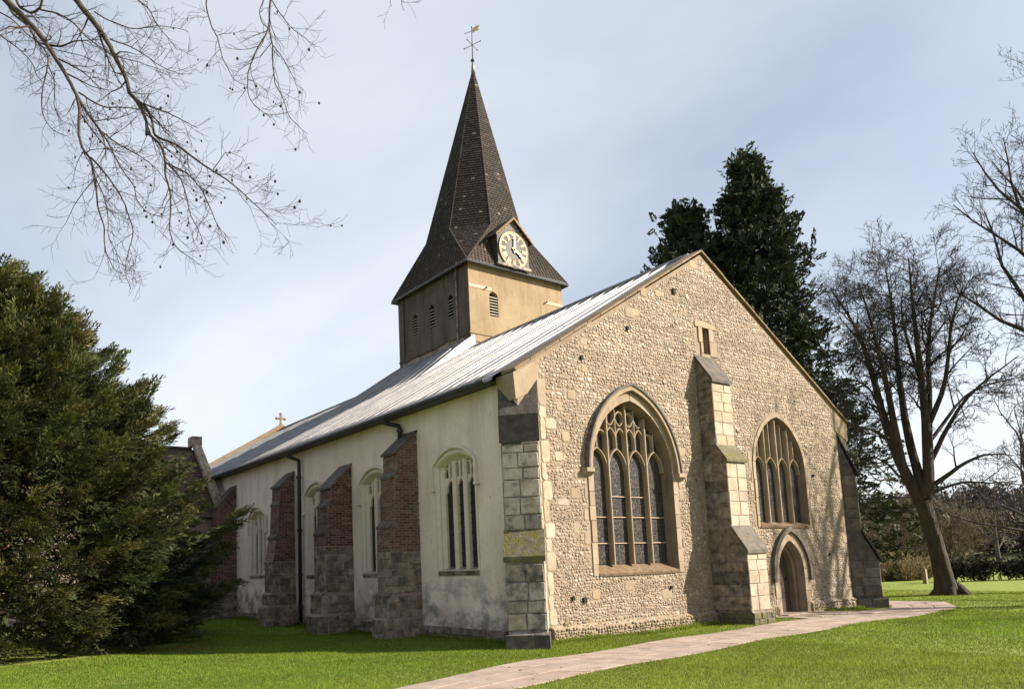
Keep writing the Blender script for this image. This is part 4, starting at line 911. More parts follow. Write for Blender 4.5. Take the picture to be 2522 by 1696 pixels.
for sgn in (-1, 1):
    mb = MB(); e0 = Vector((CX_ + sgn * (hw + .16), 0, 14.40 - .13)); e1 = Vector((CX_, 0, 15.14)); th = Vector((0, 0, .06))
    mb.hexa([tuple(e0 + Vector((0, CY_ - .14, 0))), tuple(e1 + Vector((0, CY_ - .14, 0))), tuple(e1 + Vector((0, CY_ + 1.6, 0))), tuple(e0 + Vector((0, CY_ + .9, 0))), tuple(e0 + th + Vector((0, CY_ - .14, 0))), tuple(e1 + th + Vector((0, CY_ - .14, 0))), tuple(e1 + th + Vector((0, CY_ + 1.6, 0))), tuple(e0 + th + Vector((0, CY_ + .9, 0)))]); mb.build('dormer_roof', 'roof_tile', ck)
    mb = MB(); mb.hexa([tuple(e0 + Vector((0, CY_ - .16, -.05))), tuple(e1 + Vector((0, CY_ - .16, -.07))), tuple(e1 + Vector((0, CY_ - .12, -.07))), tuple(e0 + Vector((0, CY_ - .12, -.05))), tuple(e0 + Vector((0, CY_ - .16, .04))), tuple(e1 + Vector((0, CY_ - .16, .04))), tuple(e1 + Vector((0, CY_ - .12, .04))), tuple(e0 + Vector((0, CY_ - .12, .04)))]); mb.build('barge_board', 'coping' if sgn < 0 else 'side_stone', ck)
mb = MB(); mb.box(CX_ - hw - .05, CX_ + hw + .05, CY_ - .08, CY_ + .02, 13.12, 13.22); mb.build('dormer_sill', 'grey_stone', ck)
def disc(r, y0, y1, m, name, n=48, r_in=0):
    mb = MB()
    o = [(CX_ + r * math.cos(2 * math.pi * k / n), CZ_ + r * math.sin(2 * math.pi * k / n)) for k in range(n)]
    if r_in:
        i_ = [(CX_ + r_in * math.cos(2 * math.pi * k / n), CZ_ + r_in * math.sin(2 * math.pi * k / n)) for k in range(n)]
        ring(mb, lambda u, v, oo: (u, oo, v), o, i_, y0, y1)
    else: mb.prism([(u, y0, v) for u, v in o], [(u, y1, v) for u, v in o])
    return mb.build(name, m, ck)
yf = CY_ - .03
disc(.76, yf - .02, CY_, 'clock_ring', 'clock_face'); disc(.40, yf - .026, yf - .01, 'clock_black', 'clock_centre'); disc(.76, yf - .035, yf, 'clock_ring', 'clock_rim', r_in=.735); disc(.735, yf - .03, yf - .015, 'gold', 'minute_ring', r_in=.722); disc(.672, yf - .03, yf - .015, 'gold', 'minute_ring', r_in=.660)
for k in range(60):
    an = 2 * math.pi * k / 60; mb = MB(); c3 = Vector((CX_ + .697 * math.sin(an), yf - .028, CZ_ + .697 * math.cos(an))); mb.box(c3.x - .013, c3.x + .013, c3.y, c3.y + .012, c3.z - .013, c3.z + .013); mb.build('minute_mark', 'gold', ck)
ROM = ['XII', 'I', 'II', 'III', 'IIII', 'V', 'VI', 'VII', 'VIII', 'IX', 'X', 'XI']
for h in range(12):
    an = 2 * math.pi * h / 12; s_ = ROM[h]; wd_ = {'I': .045, 'V': .085, 'X': .085}; tot = sum(wd_[c_] for c_ in s_); x = -tot / 2; mb = MB()
    def bar(xa, ya, xb, yb, w_):
        dx, dy = xb - xa, yb - ya; L_ = math.hypot(dx, dy); nx, ny = -dy / L_ * w_ / 2, dx / L_ * w_ / 2
        q = [(xa + nx, ya + ny), (xa - nx, ya - ny), (xb - nx, yb - ny), (xb + nx, yb + ny)]
        rt = [(CX_ + u * math.cos(an) + v * math.sin(an), CZ_ - u * math.sin(an) + v * math.cos(an)) for u, v in q]
        mb.prism([(u, yf - .036, v) for u, v in rt], [(u, yf - .015, v) for u, v in rt])
    for c_ in s_:
        w_ = wd_[c_]; a, e = x + .008, x + w_ - .008; m_ = (a + e) / 2; lo, hi = .435, .64
        if c_ == 'I': bar(m_, lo, m_, hi, .026)
        elif c_ == 'V': bar(a, hi, m_, lo, .026); bar(e, hi, m_, lo, .014)
        else: bar(a, hi, e, lo, .026); bar(e, hi, a, lo, .014)
        x += w_
    bar(-tot / 2, .64, tot / 2, .64, .014); bar(-tot / 2, .435, tot / 2, .435, .014)
    mb.build('numeral', 'gold', ck)
for (an, L_, w_, nm) in ((rad(3), .66, .055, 'minute_hand'), (rad(121), .50, .075, 'hour_hand')):
    mb = MB(); d_ = (math.sin(an), math.cos(an)); n_ = (d_[1], -d_[0])
    pts = [(-.12, .03), (0, .04), (L_ * .62, w_ * .55), (L_ * .66, w_ * .95), (L_ * .8, w_ * .8), (L_, .004)]
    ol = [(CX_ + d_[0] * t + n_[0] * s_, CZ_ + d_[1] * t + n_[1] * s_) for t, s_ in pts] + [(CX_ + d_[0] * t - n_[0] * s_, CZ_ + d_[1] * t - n_[1] * s_) for t, s_ in pts[::-1]]
    mb.prism([(u, yf - .075, v) for u, v in ol], [(u, yf - .06, v) for u, v in ol]); mb.build(nm, 'gold', ck)

# --- tiled wing beyond the far end of the long wall
tr = empty('tiled_wing'); tr.parent = church; tr['label'] = 'dark tiled brick wing half hidden behind the yew'
mb = MB(); mb.box(-7, .0, 17.15, 22.8, -.3, 4.0); mb.prism([(-.45, 17.15, 4.0), (-.45, 22.8, 4.0), (-.45, 20, 7.0)], [(-.1, 17.15, 4.0), (-.1, 22.8, 4.0), (-.1, 20, 7.0)]); mb.build('wing_wall', 'brick_mortar', tr)
mb = MB()
for r in range(24):
    t0 = r / 24; z0 = 3.85 + (6.95 - 3.85) * t0; y0 = 16.95 + (20 - 16.95) * t0; x = -7.2 + (.1 if r % 2 else 0)
    while x < -.5:
        f_ = R_.uniform(.7, 1.2); mb.poly([(x, y0, z0 + .03), (x + .19, y0, z0 + .03), (x + .19, y0 + .15, z0 + .14), (x, y0 + .15, z0 + .14), (x, y0, z0), (x + .19, y0, z0)], [(0, 1, 2, 3), (4, 5, 1, 0)], (.10 * f_, .062 * f_, .046 * f_)); x += .2
tag(mb.build('roof_tiles', 'shingle', tr, fix=False), kind='stuff')
mb = MB(); mb.poly([(-7.2, 16.98, 3.83), (-.4, 16.98, 3.83), (-.4, 20, 6.93), (-7.2, 20, 6.93), (-7.2, 23, 3.83), (-.4, 23, 3.83)], [(0, 1, 2, 3), (3, 2, 5, 4)]); mb.build('roof_slope', 'roof_tile', tr, fix=False)
mb = MB(); mb.prism([(-.62, 16.75, 4.0), (-.62, 19.9, 7.12), (-.62, 19.9, 7.35), (-.62, 16.75, 4.25)], [(-.28, 16.75, 4.0), (-.28, 19.9, 7.12), (-.28, 19.9, 7.35), (-.28, 16.75, 4.25)]); mb.box(-.66, -.24, 19.7, 20.3, 7.1, 7.5); mb.build('verge_coping', 'side_stone', tr)
mb = MB(); mb.tube([(-7.2, 20, 6.98), (-.6, 20, 6.98)], .09, 8); mb.build('ridge_tiles', 'roof_tile', tr)

# ------------------------------------------------------------------ trees
def tubes(polys, sides):
    """polys: list of (pts (n,3), radii (n,)) -> V,F (batched by length)"""
    Vs, Fs, off = [], [], 0
    by = {}
    for p, r in polys: by.setdefault(len(p), []).append((p, r))
    for n, lst in by.items():
        P = np.array([a for a, _ in lst]); Rr = np.array([b for _, b in lst]); M = len(lst)
        T = np.empty_like(P); T[:, 1:-1] = P[:, 2:] - P[:, :-2]; T[:, 0] = P[:, 1] - P[:, 0]; T[:, -1] = P[:, -1] - P[:, -2]
        T /= np.linalg.norm(T, axis=2, keepdims=True) + 1e-9
        ref = np.where(np.abs(T[:, :1, 2:3]) < .85, np.array([0, 0, 1.]), np.array([1., 0, 0])); A = np.cross(T, np.broadcast_to(ref, T.shape)); A /= np.linalg.norm(A, axis=2, keepdims=True) + 1e-9; B = np.cross(T, A)
        an = np.arange(sides) / sides * 2 * np.pi
        V = P[:, :, None] + (A[:, :, None] * np.cos(an)[:, None] + B[:, :, None] * np.sin(an)[:, None]) * Rr[:, :, None, None]
        Vs.append(V.reshape(-1, 3))
        m = np.arange(M)[:, None, None] * n * sides; i = np.arange(n - 1)[None, :, None] * sides; k = np.arange(sides)[None, None]; k2 = (k + 1) % sides
        F = np.stack([m + i + k, m + i + k2, m + i + sides + k2, m + i + sides + k], -1).reshape(-1, 4) + off
        Fs.append(F); off += M * n * sides
    return np.concatenate(Vs), [np.concatenate(Fs)]
def unit(v): return v / (np.linalg.norm(v) + 1e-9)
def twigs_from(path, radii, out, g, lvl, L, dens, up=.0, droop=0.0, ang=(28, 60), t0=.15, keep=None, tipbias=0.0, rmin=.0025, wig=.10):
    """children along a branch, recursively; appended to out[level]"""
    seg = np.linalg.norm(np.diff(path, axis=0), axis=1); cum = np.concatenate([[0], np.cumsum(seg)]); tot = cum[-1]
    n = max(1, int(tot * dens)) if lvl else 0
    for i in range(n):
        t = t0 + (1 - t0) * ((i + g.random()) / n) ** (1 - tipbias); s = t * tot; k = min(np.searchsorted(cum, s) - 1, len(seg) - 1); k = max(k, 0)
        f = (s - cum[k]) / (seg[k] + 1e-9); p = path[k] + (path[k + 1] - path[k]) * f; d = unit(path[k + 1] - path[k]); r0 = (radii[k] + (radii[k + 1] - radii[k]) * f)
        perp = unit(np.cross(d, g.normal(size=3))); a = math.radians(g.uniform(*ang)); nd = unit(d * math.cos(a) + perp * math.sin(a) + np.array([0, 0, up]))
        l = L * g.uniform(.55, 1.15) * (1 - .45 * t); ns = 4 if lvl > 1 else 3
        if l < .04: continue
        pts = [p]; dd = nd
        for j in range(ns):
            dd = unit(dd + g.normal(size=3) * wig + np.array([0, 0, up * .35 - droop])); pts.append(pts[-1] + dd * l / ns)
        pts = np.array(pts); rr = np.linspace(max(min(r0 * .62, l * .022), rmin), rmin * .8, ns + 1)
        out.append((pts, rr, lvl))
        if lvl > 1: twigs_from(pts, rr, out, g, lvl - 1, L * .52, dens * 1.75, up, droop, ang, .12, keep, tipbias, rmin, wig)
def smooth_path(pts, n, jit, g):
    P = np.array(pts, float); k = np.concatenate([[0], np.cumsum(np.linalg.norm(np.diff(P, axis=0), axis=1))]); t = np.linspace(0, k[-1], n)
    Q = np.stack([np.interp(t, k, P[:, i]) for i in range(3)], -1)
    for _ in range(3): Q[1:-1] = Q[1:-1] * .5 + (Q[:-2] + Q[2:]) * .25
    Q[1:] += np.cumsum(g.normal(size=(n - 1, 3)) * jit, 0) * .5
    return Q
def ray_pt(u, v, dep):
    """point on the sight line of photo pixel (u,v), dep metres along the lens axis"""
    q = Vector(((u - 1047.476) / 1854.009, -(v - 1175.3255) / 1854.009, -1)); return CAM + np.array(CROT @ q) * dep

# --- tall bare tree right of the church
g = np.random.default_rng(5)
base = np.array([20.75, .35, -.05])
Z7 = lambda x, y, dep: ray_pt(1900 + x / 1.352, 340 + y / 1.352, dep)
D0 = float(np.dot(base - CAM, np.array(CROT @ Vector((0, 0, -1)))))
tree = tag(empty('bare_tree', tuple(base)), 'tall leafless tree with many upright stems and leaning trunk right of church', 'tree')
stems = [  # z7 polylines with depth offset start/end, radius start/end
    ([(588, 1512), (565, 1420), (540, 1320), (512, 1240), (500, 1205)], 0, 0, .36, .27),
    ([(512, 1240), (452, 1150), (400, 1040), (364, 905), (336, 785), (300, 640), (255, 540), (200, 450)], 0, 1.6, .21, .02),
    ([(452, 1150), (415, 1020), (402, 900), (375, 760), (345, 640), (318, 520), (292, 405)], .1, -1.5, .15, .02),
    ([(508, 1200), (478, 1090), (450, 960), (426, 840), (420, 700), (405, 560), (400, 430), (383, 325)], 0, 2.0, .17, .02),
    ([(520, 1200), (526, 1060), (515, 930), (495, 800), (478, 660), (470, 520), (465, 400), (450, 285)], 0, -.6, .20, .02),
    ([(526, 1060), (525, 950), (530, 850), (520, 720), (525, 600), (545, 450), (562, 335)], -.1, 1.4, .13, .02),
    ([(525, 950), (560, 880), (585, 800), (598, 690), (592, 600), (620, 480), (640, 420)], 0, -1.8, .10, .018),
    ([(528, 1080), (570, 985), (620, 890), (690, 815), (760, 765), (820, 720)], 0, -1.2, .10, .015),
    ([(535, 1000), (610, 900), (650, 830), (750, 815), (830, 800)], 0, 1.2, .07, .014),
    ([(545, 1150), (600, 1110), (680, 1060), (740, 1050), (800, 1060)], 0, -1, .09, .014),
    ([(540, 1180), (610, 1140), (700, 1140), (760, 1150), (820, 1140)], 0, 1.2, .06, .012),
    ([(388, 1000), (340, 965), (290, 965), (250, 950)], .1, -1, .06, .012),
    ([(430, 1130), (380, 1080), (330, 1060), (300, 1075)], .1, 1.2, .05, .012),
    ([(362, 900), (320, 820), (270, 790), (230, 800)], .2, 1.5, .05, .012),
    ([(495, 800), (455, 690), (430, 560), (440, 430)], 0, .8, .08, .015),
    ([(420, 1140), (380, 1135), (350, 1145), (330, 1120)], .1, -.8, .05, .012)]
tw = []
for i, (pl_, d0, d1, r0, r1) in enumerate(stems):
    n = 6 if i == 0 else 10
    pl_ = [(x, y if y > 640 else 640 - (640 - y) * .66) for x, y in pl_]
    P = smooth_path([Z7(x, y, D0 + d0 + (d1 - d0) * (k / (len(pl_) - 1))) for k, (x, y) in enumerate(pl_)], n, .025 if i else 0, g)
    rr = np.linspace(r0, r1, n) if i else np.linspace(r0, r1, n)
    if i == 0:   # root flare
        P[0, 2] = base[2] - .1; rr = np.array([.42, .29, .26, .25, .24, .24])
    if i == 0: P = smooth_path(P, 22, 0, g); rr = np.interp(np.linspace(0, 1, 22), np.linspace(0, 1, len(rr)), rr); P[0, 2] = base[2] - .1
    sd = 26 if i == 0 else 14 if i < 7 else 8
    V, F = tubes([(P - base, rr)], sd)
    if i < 7:   # ridged, lumpy bark
        A3 = V.reshape(-1, sd, 3); c3 = A3.mean(1, keepdims=True); th = np.arange(sd)[None] / sd * 2 * np.pi; zz_ = c3[:, :, 2]
        A3[:] = c3 + (A3 - c3) * (1 + .09 * np.sin(5 * th + zz_ * .7) + .06 * np.sin(9 * th - zz_ * 1.6) + g.normal(size=(len(A3), sd)) * .035)[:, :, None]
    link_mesh('trunk' if i == 0 else 'limb', np_mesh('limb', V, F, 'bark', smooth=True), tree)
    if i: twigs_from(P, rr, tw, g, 4, 2.5 if i < 7 else 1.9, 2.2, .05, .0, (28, 72), .30 if i < 7 else .2, None, .2, .0064, .13)
for k in range(7):   # buttressed roots
    an = k * .9; dct = np.array([math.cos(an), math.sin(an), 0]); pts = np.array([[0, 0, .45], [0, 0, .26], [0, 0, .08], [0, 0, -.06]]) + dct * np.array([[.22], [.36], [.5], [.72]])
    V, F = tubes([(pts, np.array([.06, .13, .13, .05]))], 7); link_mesh('root', np_mesh('root', V, F, 'bark', smooth=True), tree)
V, F = tubes([(p - base, r) for p, r, l in tw], 4); print('tree twigs', len(tw))
tag(link_mesh('twigs', np_mesh('twigs', V, F, 'twig'), tree), kind='stuff')

# --- bare tree at the right edge of the view, its trunk outside it; shades the gable
def free_tree(name, base, H, R0, seed, label, spread=1.0, dens=1.6, lvl=4, L0=1.9, nl=11, lean=(0, 0), rm=.005, leafless=('bark', 'twig'), group=None, fork=.22):
    g = np.random.default_rng(seed); base = np.array(base, float)
    t = tag(empty(name, tuple(base)), label, 'tree', group)
    n = 8; T = np.stack([np.linspace(0, lean[0], n), np.linspace(0, lean[1], n), np.linspace(-.1, H * .62, n)], -1); T[1:] += g.normal(size=(n - 1, 3)) * .05 * R0 * 4
    rr = R0 * np.array([1.5, 1.0, .9, .8, .68, .55, .4, .25]); V, F = tubes([(T, rr)], 12); link_mesh('trunk', np_mesh('trunk', V, F, leafless[0], smooth=True), t)
    tw = []
    for i in range(nl):
        f = fork + (1 - fork) * (i / (nl - 1)); k = f * (n - 1); a = int(min(k, n - 2)); p = T[a] + (T[a + 1] - T[a]) * (k - a)
        an = i * 2.4 + g.uniform(-.3, .3); el = math.radians(20 + 50 * f + g.uniform(-8, 8)); d = np.array([math.cos(an) * math.cos(el), math.sin(an) * math.cos(el), math.sin(el)]); l = H * .48 * (1 - .35 * f) * g.uniform(.85, 1.15) * spread
        pts = [p]
        for j in range(8): d = unit(d + g.normal(size=3) * .16 + np.array([0, 0, .10])); pts.append(pts[-1] + d * l / 8)
        P = np.array(pts); r = np.linspace(R0 * .5 * (1 - .5 * f), .018, 9)
        V, F = tubes([(P, r)], 8); link_mesh('limb', np_mesh('limb', V, F, leafless[0], smooth=True), t)
        twigs_from(P, r, tw, g, lvl, L0, dens, .08, .0, (28, 62), .18, None, .15, rm, .14)
    V, F = tubes([(p, r) for p, r, l in tw], 4); print(name, len(tw))
    tag(link_mesh('twigs', np_mesh('twigs', V, F, leafless[1]), t), kind='stuff')
    return t
free_tree('bare_tree', (25.6, -3.8, -.05), 20, .40, 21, 'leafless tree reaching in from the right edge, its trunk out of view', 1.1, 1.7, 4, 2.1, 17, rm=.006, fork=.5)

free_tree('bare_tree', (22.2, -9.6, -.05), 17, .34, 29, 'leafless tree out of view to the right, its branch shadows crossing the gable', 1.0, 1.5, 3, 2.2, 14, rm=.012)
# --- overhanging beech, trunk out of view to the left
g = np.random.default_rng(9)
bb_ = np.array([-16.5, -3.5, -.05])
beech = tag(empty('beech_tree', tuple(bb_)), 'leafless beech whose drooping twigs hang into the upper left corner', 'tree')
Z6 = lambda x, y, dep: ray_pt(x / 2.063, y / 2.063, dep)
TP = np.array([[0, 0, -.1], [.05, .02, 1], [.1, -.05, 3], [.25, 0, 5.5], [.4, .1, 8], [.5, .1, 10.5], [.5, .1, 13]]); V, F = tubes([(TP, np.array([.75, .5, .44, .40, .34, .27, .15]))], 14)
link_mesh('trunk', np_mesh('trunk', V, F, 'beech_bark', smooth=True), beech)
bl = [  # (z6 polyline, depth a, depth b, radius a, radius b, twig density, parent start)
    ([(20, -10), (130, 95), (230, 210), (290, 310), (350, 400), (390, 490), (460, 590), (530, 680), (545, 760), (540, 810)], 6.6, 6.0, .034, .004, 'T'),
    ([(380, -10), (470, 100), (540, 200), (600, 310), (650, 400), (640, 455), (690, 500), (740, 610), (745, 680)], 6.9, 6.3, .032, .014, 'T'),
    ([(680, 500), (740, 540), (770, 610), (770, 690), (900, 735), (1000, 820), (1100, 880), (1200, 945), (1290, 1030), (1400, 1140)], 6.5, 5.7, .016, .003, None),
    ([(390, 490), (405, 560), (398, 690), (428, 780), (460, 800), (485, 900), (495, 1050), (540, 1150), (530, 1260), (580, 1380), (620, 1390)], 6.2, 5.8, .016, .0025, None),
    ([(460, 800), (540, 880), (620, 1000), (660, 1100), (680, 1180), (650, 1280), (630, 1380), (660, 1455)], 6.0, 5.5, .009, .0025, None),
    ([(485, 900), (530, 990), (550, 1070), (545, 1190), (600, 1300), (650, 1370)], 6.0, 5.7, .006, .0022, None),
    ([(755, 680), (820, 740), (850, 830), (840, 890), (870, 960), (875, 1080), (865, 1180), (900, 1260), (960, 1300), (1025, 1345)], 6.3, 5.7, .013, .0025, None),
    ([(850, 830), (925, 910), (945, 1020), (965, 1110), (1000, 1170), (1030, 1250)], 6.1, 5.6, .008, .0025, None),
    ([(850, 830), (960, 890), (1030, 970), (1070, 1060), (1100, 1130), (1160, 1240)], 6.1, 5.4, .008, .0025, None),
    ([(460, 590), (530, 690), (580, 770), (620, 860), (680, 930), (700, 1010), (750, 1070), (830, 1095)], 6.1, 5.6, .009, .0025, None),
    ([(400, 470), (470, 520), (540, 550), (620, 540), (700, 545), (780, 580)], 6.2, 6.2, .009, .003, None),
    ([(700, 520), (780, 540), (850, 560), (930, 600), (1000, 640)], 6.3, 5.8, .009, .0025, None),
    ([(530, 680), (620, 740), (720, 790), (800, 850), (850, 920)], 6.0, 5.6, .007, .0025, None),
    ([(25, -10), (60, 70), (150, 150), (175, 210), (240, 270), (245, 330), (200, 470), (205, 590), (260, 670), (330, 690)], 6.9, 6.4, .014, .0025, 'T'),
    ([(245, 330), (280, 420), (270, 540), (300, 620), (370, 650)], 6.5, 6.3, .006, .0022, None),
    ([(80, -10), (100, 40), (160, 75), (205, 50), (220, -10)], 6.7, 6.6, .014, .012, 'T'),
    ([(205, 50), (280, 60), (370, 110), (430, 190), (520, 260), (580, 300), (700, 330), (870, 390)], 6.6, 6.3, .009, .0022, None),
    ([(-10, 170), (80, 240), (160, 310), (190, 400), (260, 440)], 7.2, 6.8, .008, .0025, 'T'),
    ([(-10, 60), (60, 90), (160, 190), (300, 260), (420, 280), (520, 330)], 7.2, 6.8, .008, .0025, 'T'),
    ([(690, -10), (760, 40), (800, 120), (860, 190), (900, 250)], 6.9, 6.5, .008, .0025, 'T'),
    ([(560, 200), (650, 230), (740, 290), (830, 350), (930, 385)], 6.7, 6.2, .007, .0025, None),
    ([(480, 60), (560, 110), (680, 150), (800, 130), (900, 140), (960, 160)], 6.8, 6.5, .007, .0025, None),
    ([(1050, -10), (1045, 40), (1070, 130), (1110, 200), (1125, 300), (1160, 360), (1185, 410), (1230, 432)], 6.6, 6.3, .008, .0022, 'T'),
    ([(1375, -10), (1370, 90), (1365, 145), (1310, 240), (1255, 370), (1250, 460), (1275, 530), (1360, 592)], 6.4, 6.0, .011, .0022, 'T'),
    ([(1365, 145), (1380, 230), (1385, 340), (1395, 430), (1435, 500), (1460, 590), (1510, 640), (1560, 680)], 6.3, 5.9, .008, .0022, None),
    ([(1340, 0), (1315, 60), (1330, 130), (1362, 150)], 6.4, 6.3, .006, .004, 'T'),
    ([(1380, 0), (1440, 90), (1500, 160), (1560, 200), (1605, 232)], 6.4, 6.1, .006, .0022, None),
    ([(1385, 230), (1450, 320), (1480, 380), (1500, 440), (1535, 465)], 6.3, 6.0, .005, .0022, None),
    ([(1980, -10), (1990, 30)], 6.3, 6.3, .003, .002, 'T'), ([(2035, -10), (2045, 30), (2055, 60)], 6.3, 6.3, .004, .002, 'T')]
tw = []; nuts = []
hub = bb_ + np.array([.45, .1, 9.4])
for i, (pl_, d0, d1, r0, r1, par) in enumerate(bl):
    pts = [Z6(x, y, d0 + (d1 - d0) * k / (len(pl_) - 1)) for k, (x, y) in enumerate(pl_)]
    r0 *= .85; r1 *= .85; n = 4 * len(pts); P = smooth_path(pts, n, .004, g); rr = np.linspace(r0, r1, n)
    if par == 'T':   # rises out of view and joins the trunk
        a = pts[0]; hb = hub + np.array([0, 0, g.uniform(-1.2, 2.2)]); d_ = a - hb
        back = np.array([hb, hb + d_ * .25 + np.array([0, 0, 1.0]), hb + d_ * .55 + np.array([0, 0, 1.5]), a - unit(pts[1] - pts[0]) * .9 + np.array([0, 0, .15]), a])
        Q = smooth_path(back, 12, .01, g); Q[-1] = a; Q[0] = hb
        V, F = tubes([(Q - bb_, np.linspace(max(r0 * 2.6, .03), r0, 12))], 8); link_mesh('limb', np_mesh('limb', V, F, 'beech_bark', smooth=True), beech)
    V, F = tubes([(P - bb_, rr)], 7); link_mesh('branch', np_mesh('branch', V, F, 'beech_bark', smooth=True), beech)
    s0 = len(tw)
    big_ = r0 > .012
    twigs_from(P, rr, tw, g, 3 if big_ else 2, .66 if big_ else .38, 6.6 if big_ else 11.0, -.02, -.05, (22, 58), .08, None, .1, .0014, .20)
    if i in (2, 6, 7, 8, 9, 11, 22, 23, 24, 26, 27, 0):
        for (p, r, l) in tw[s0:]:
            if l == 1 and g.random() < .10: nuts.append(p[-1])
V, F = tubes([(p - bb_, r) for p, r, l in tw], 3); print('beech', len(tw), len(nuts))
tag(link_mesh('twigs', np_mesh('twigs', V, F, 'beech_twig'), beech), kind='stuff')
mb = MB()
for p in nuts: mb.ball(p - bb_ - np.array([0, 0, .008]), g.uniform(.007, .012), 5, 4, (1, 1, 1.25))
tag(mb.build('beech_husks', 'twig', beech, fix=False), kind='stuff')

# --- evergreen foliage from sprays
def spray_template(g, shoots=11, L=.55, w=.035, droop=.25):
    """flat feathery spray of narrow leaflets along a curved stem, +x outward"""
    V, F = [], []
    def leaf(p, d, n_, l, w_):
        s = np.cross(d, n_); s = unit(s); o = len(V); V.extend([p - s * w_ * .35, p + d * l * .55 - s * w_, p + d * l, p + d * l * .55 + s * w_]); F.append((o, o + 1, o + 2, o + 3))
    for k in range(shoots):
        t = (k + .5) / shoots; x = L * t; p = np.array([x, 0, -droop * L * t * t + .03 * math.sin(k)]); sd = 1 if k % 2 else -1
        d = unit(np.array([.75, sd * .75, g.uniform(-.45, .25)])); l = L * .42 * (1 - .55 * t) + .05
        nn = unit(np.array([g.normal() * .35, g.normal() * .35, 1])); leaf(p, d, nn, l, w)
        q = p + d * l * .5; leaf(q, unit(d + np.array([.5, -.7 * sd, g.uniform(-.5, .3)])), nn, l * .6, w * .8)
    leaf(np.array([L * .75, 0, -droop * L * .56]), unit(np.array([1, 0, -.3])), np.array([0, 0, 1.]), L * .4, w)
    return np.array(V), np.array(F)
def place_sprays(pos, dirs, scale, cols, g, templates, roll=.6):
    """instances of the spray templates written out as one mesh"""
    n = len(pos); which = g.integers(0, len(templates), n); Vs, Fs, Cs, off = [], [], [], 0
    X = dirs / (np.linalg.norm(dirs, axis=1, keepdims=True) + 1e-9); up = np.array([0, 0, 1.]) + g.normal(size=(n, 3)) * roll
    Y = np.cross(up, X); Y /= np.linalg.norm(Y, axis=1, keepdims=True) + 1e-9; Z = np.cross(X, Y)
    for w, (TV, TF) in enumerate(templates):
        m = which == w; k = m.sum()
        if not k: continue
        V = pos[m][:, None] + scale[m][:, None, None] * (TV[None, :, 0:1] * X[m][:, None] + TV[None, :, 1:2] * Y[m][:, None] + TV[None, :, 2:3] * Z[m][:, None])
        Vs.append(V.reshape(-1, 3)); Fs.append((TF[None] + (np.arange(k) * len(TV))[:, None, None]).reshape(-1, 4) + off); Cs.append(np.repeat(cols[m], len(TV), 0)); off += k * len(TV)
    return np.concatenate(Vs), [np.concatenate(Fs)], np.concatenate(Cs)
# yew
g = np.random.default_rng(31); yb = np.array([-9.3, 9.9, -.05])
yew = tag(empty('yew_tree', tuple(yb)), 'broad dark green yew with feathery sprays filling the left side', 'tree')
prof_z = np.array([0, .6, 1.5, 2.5, 4, 5.5, 7, 8, 8.8, 9.4, 9.9]); prof_r = np.array([5.5, 6.0, 6.35, 6.2, 5.55, 4.75, 3.6, 2.7, 1.8, 1.0, .2]); YS = .77
tp, td, tsz = [], [], []
for i in range(720):       # bough tips spread over the outline; each carries a plume of sprays
    z = g.uniform(.25, 9.3) if i > 60 else g.uniform(6.5, 9.8); an = g.uniform(0, 2 * math.pi); lump = 1 + .06 * math.sin(an * 5 + z * 1.3) + .05 * math.sin(an * 9 - z * 2)
    r = np.interp(z, prof_z, prof_r) * lump * g.uniform(.80, 1.02)
    tp.append((r * math.cos(an), YS * r * math.sin(an), z)); el = .25 + .09 * z + g.uniform(-.2, .2); td.append((math.cos(an), math.sin(an), math.tan(min(el, 1.1)))); tsz.append(g.uniform(.75, 1.35))
tp, td = np.array(tp), np.array(td); td /= np.linalg.norm(td, axis=1, keepdims=True)
pos, dr, sc, co = [], [], [], []
lim = []
for p, d_, s_ in zip(tp, td, tsz):
    L = 1.5 * s_; st = p - d_ * L; side_ = unit(np.cross(d_, [0, 0, 1.]))
    tint = np.array([.052, .066, .024]) * g.uniform(.7, 1.4) * np.array([g.uniform(.9, 1.25), 1, 1])
    lim.append((np.array([st - d_ * .3, st + d_ * L * .5 + np.array([0, 0, -.1]), p + d_ * .2]), np.array([.03, .02, .006])))
    for k in range(30):
        t = g.uniform(.12, 1.05) ** .8; q = st + d_ * L * t + side_ * g.normal() * .34 * (1.15 - t) * s_ + np.array([0, 0, g.normal() * .16 * (1.2 - t) - .18 * (1 - t)])
        dd = unit(d_ + side_ * g.normal() * .75 * (1.1 - t * .6) + np.array([0, 0, g.uniform(-.85, .15) * (1.1 - t)]))
        if q[2] < .1: continue
        pos.append(q); dr.append(dd); sc.append(g.uniform(.55, 1.0) * s_ ** .4); co.append(tint * g.uniform(.7, 1.4) * (np.array([1.25, 1.12, .9]) if t > .85 else 1))
for i in range(4200):      # inner foliage
    z = g.uniform(.3, 9); an = g.uniform(0, 2 * math.pi); r = np.interp(z, prof_z, prof_r) * g.uniform(.35, .8)
    pos.append((r * math.cos(an), YS * r * math.sin(an), z)); dr.append((math.cos(an), math.sin(an), g.uniform(-.6, .5))); sc.append(g.uniform(.9, 1.5)); co.append(np.array([.028, .038, .010]))
tm = [spray_template(g, 12, .52, .022, .3) for _ in range(6)]
V, F, col = place_sprays(np.array(pos), np.array(dr), np.array(sc), np.array(co), g, tm); print('yew quads', len(F[0]))
link_mesh('crown', np_mesh('crown', V, F, 'yew_leaf', col), yew)
V, F = tubes(lim, 4); link_mesh('boughs', np_mesh('boughs', V, F, 'twig'), yew)
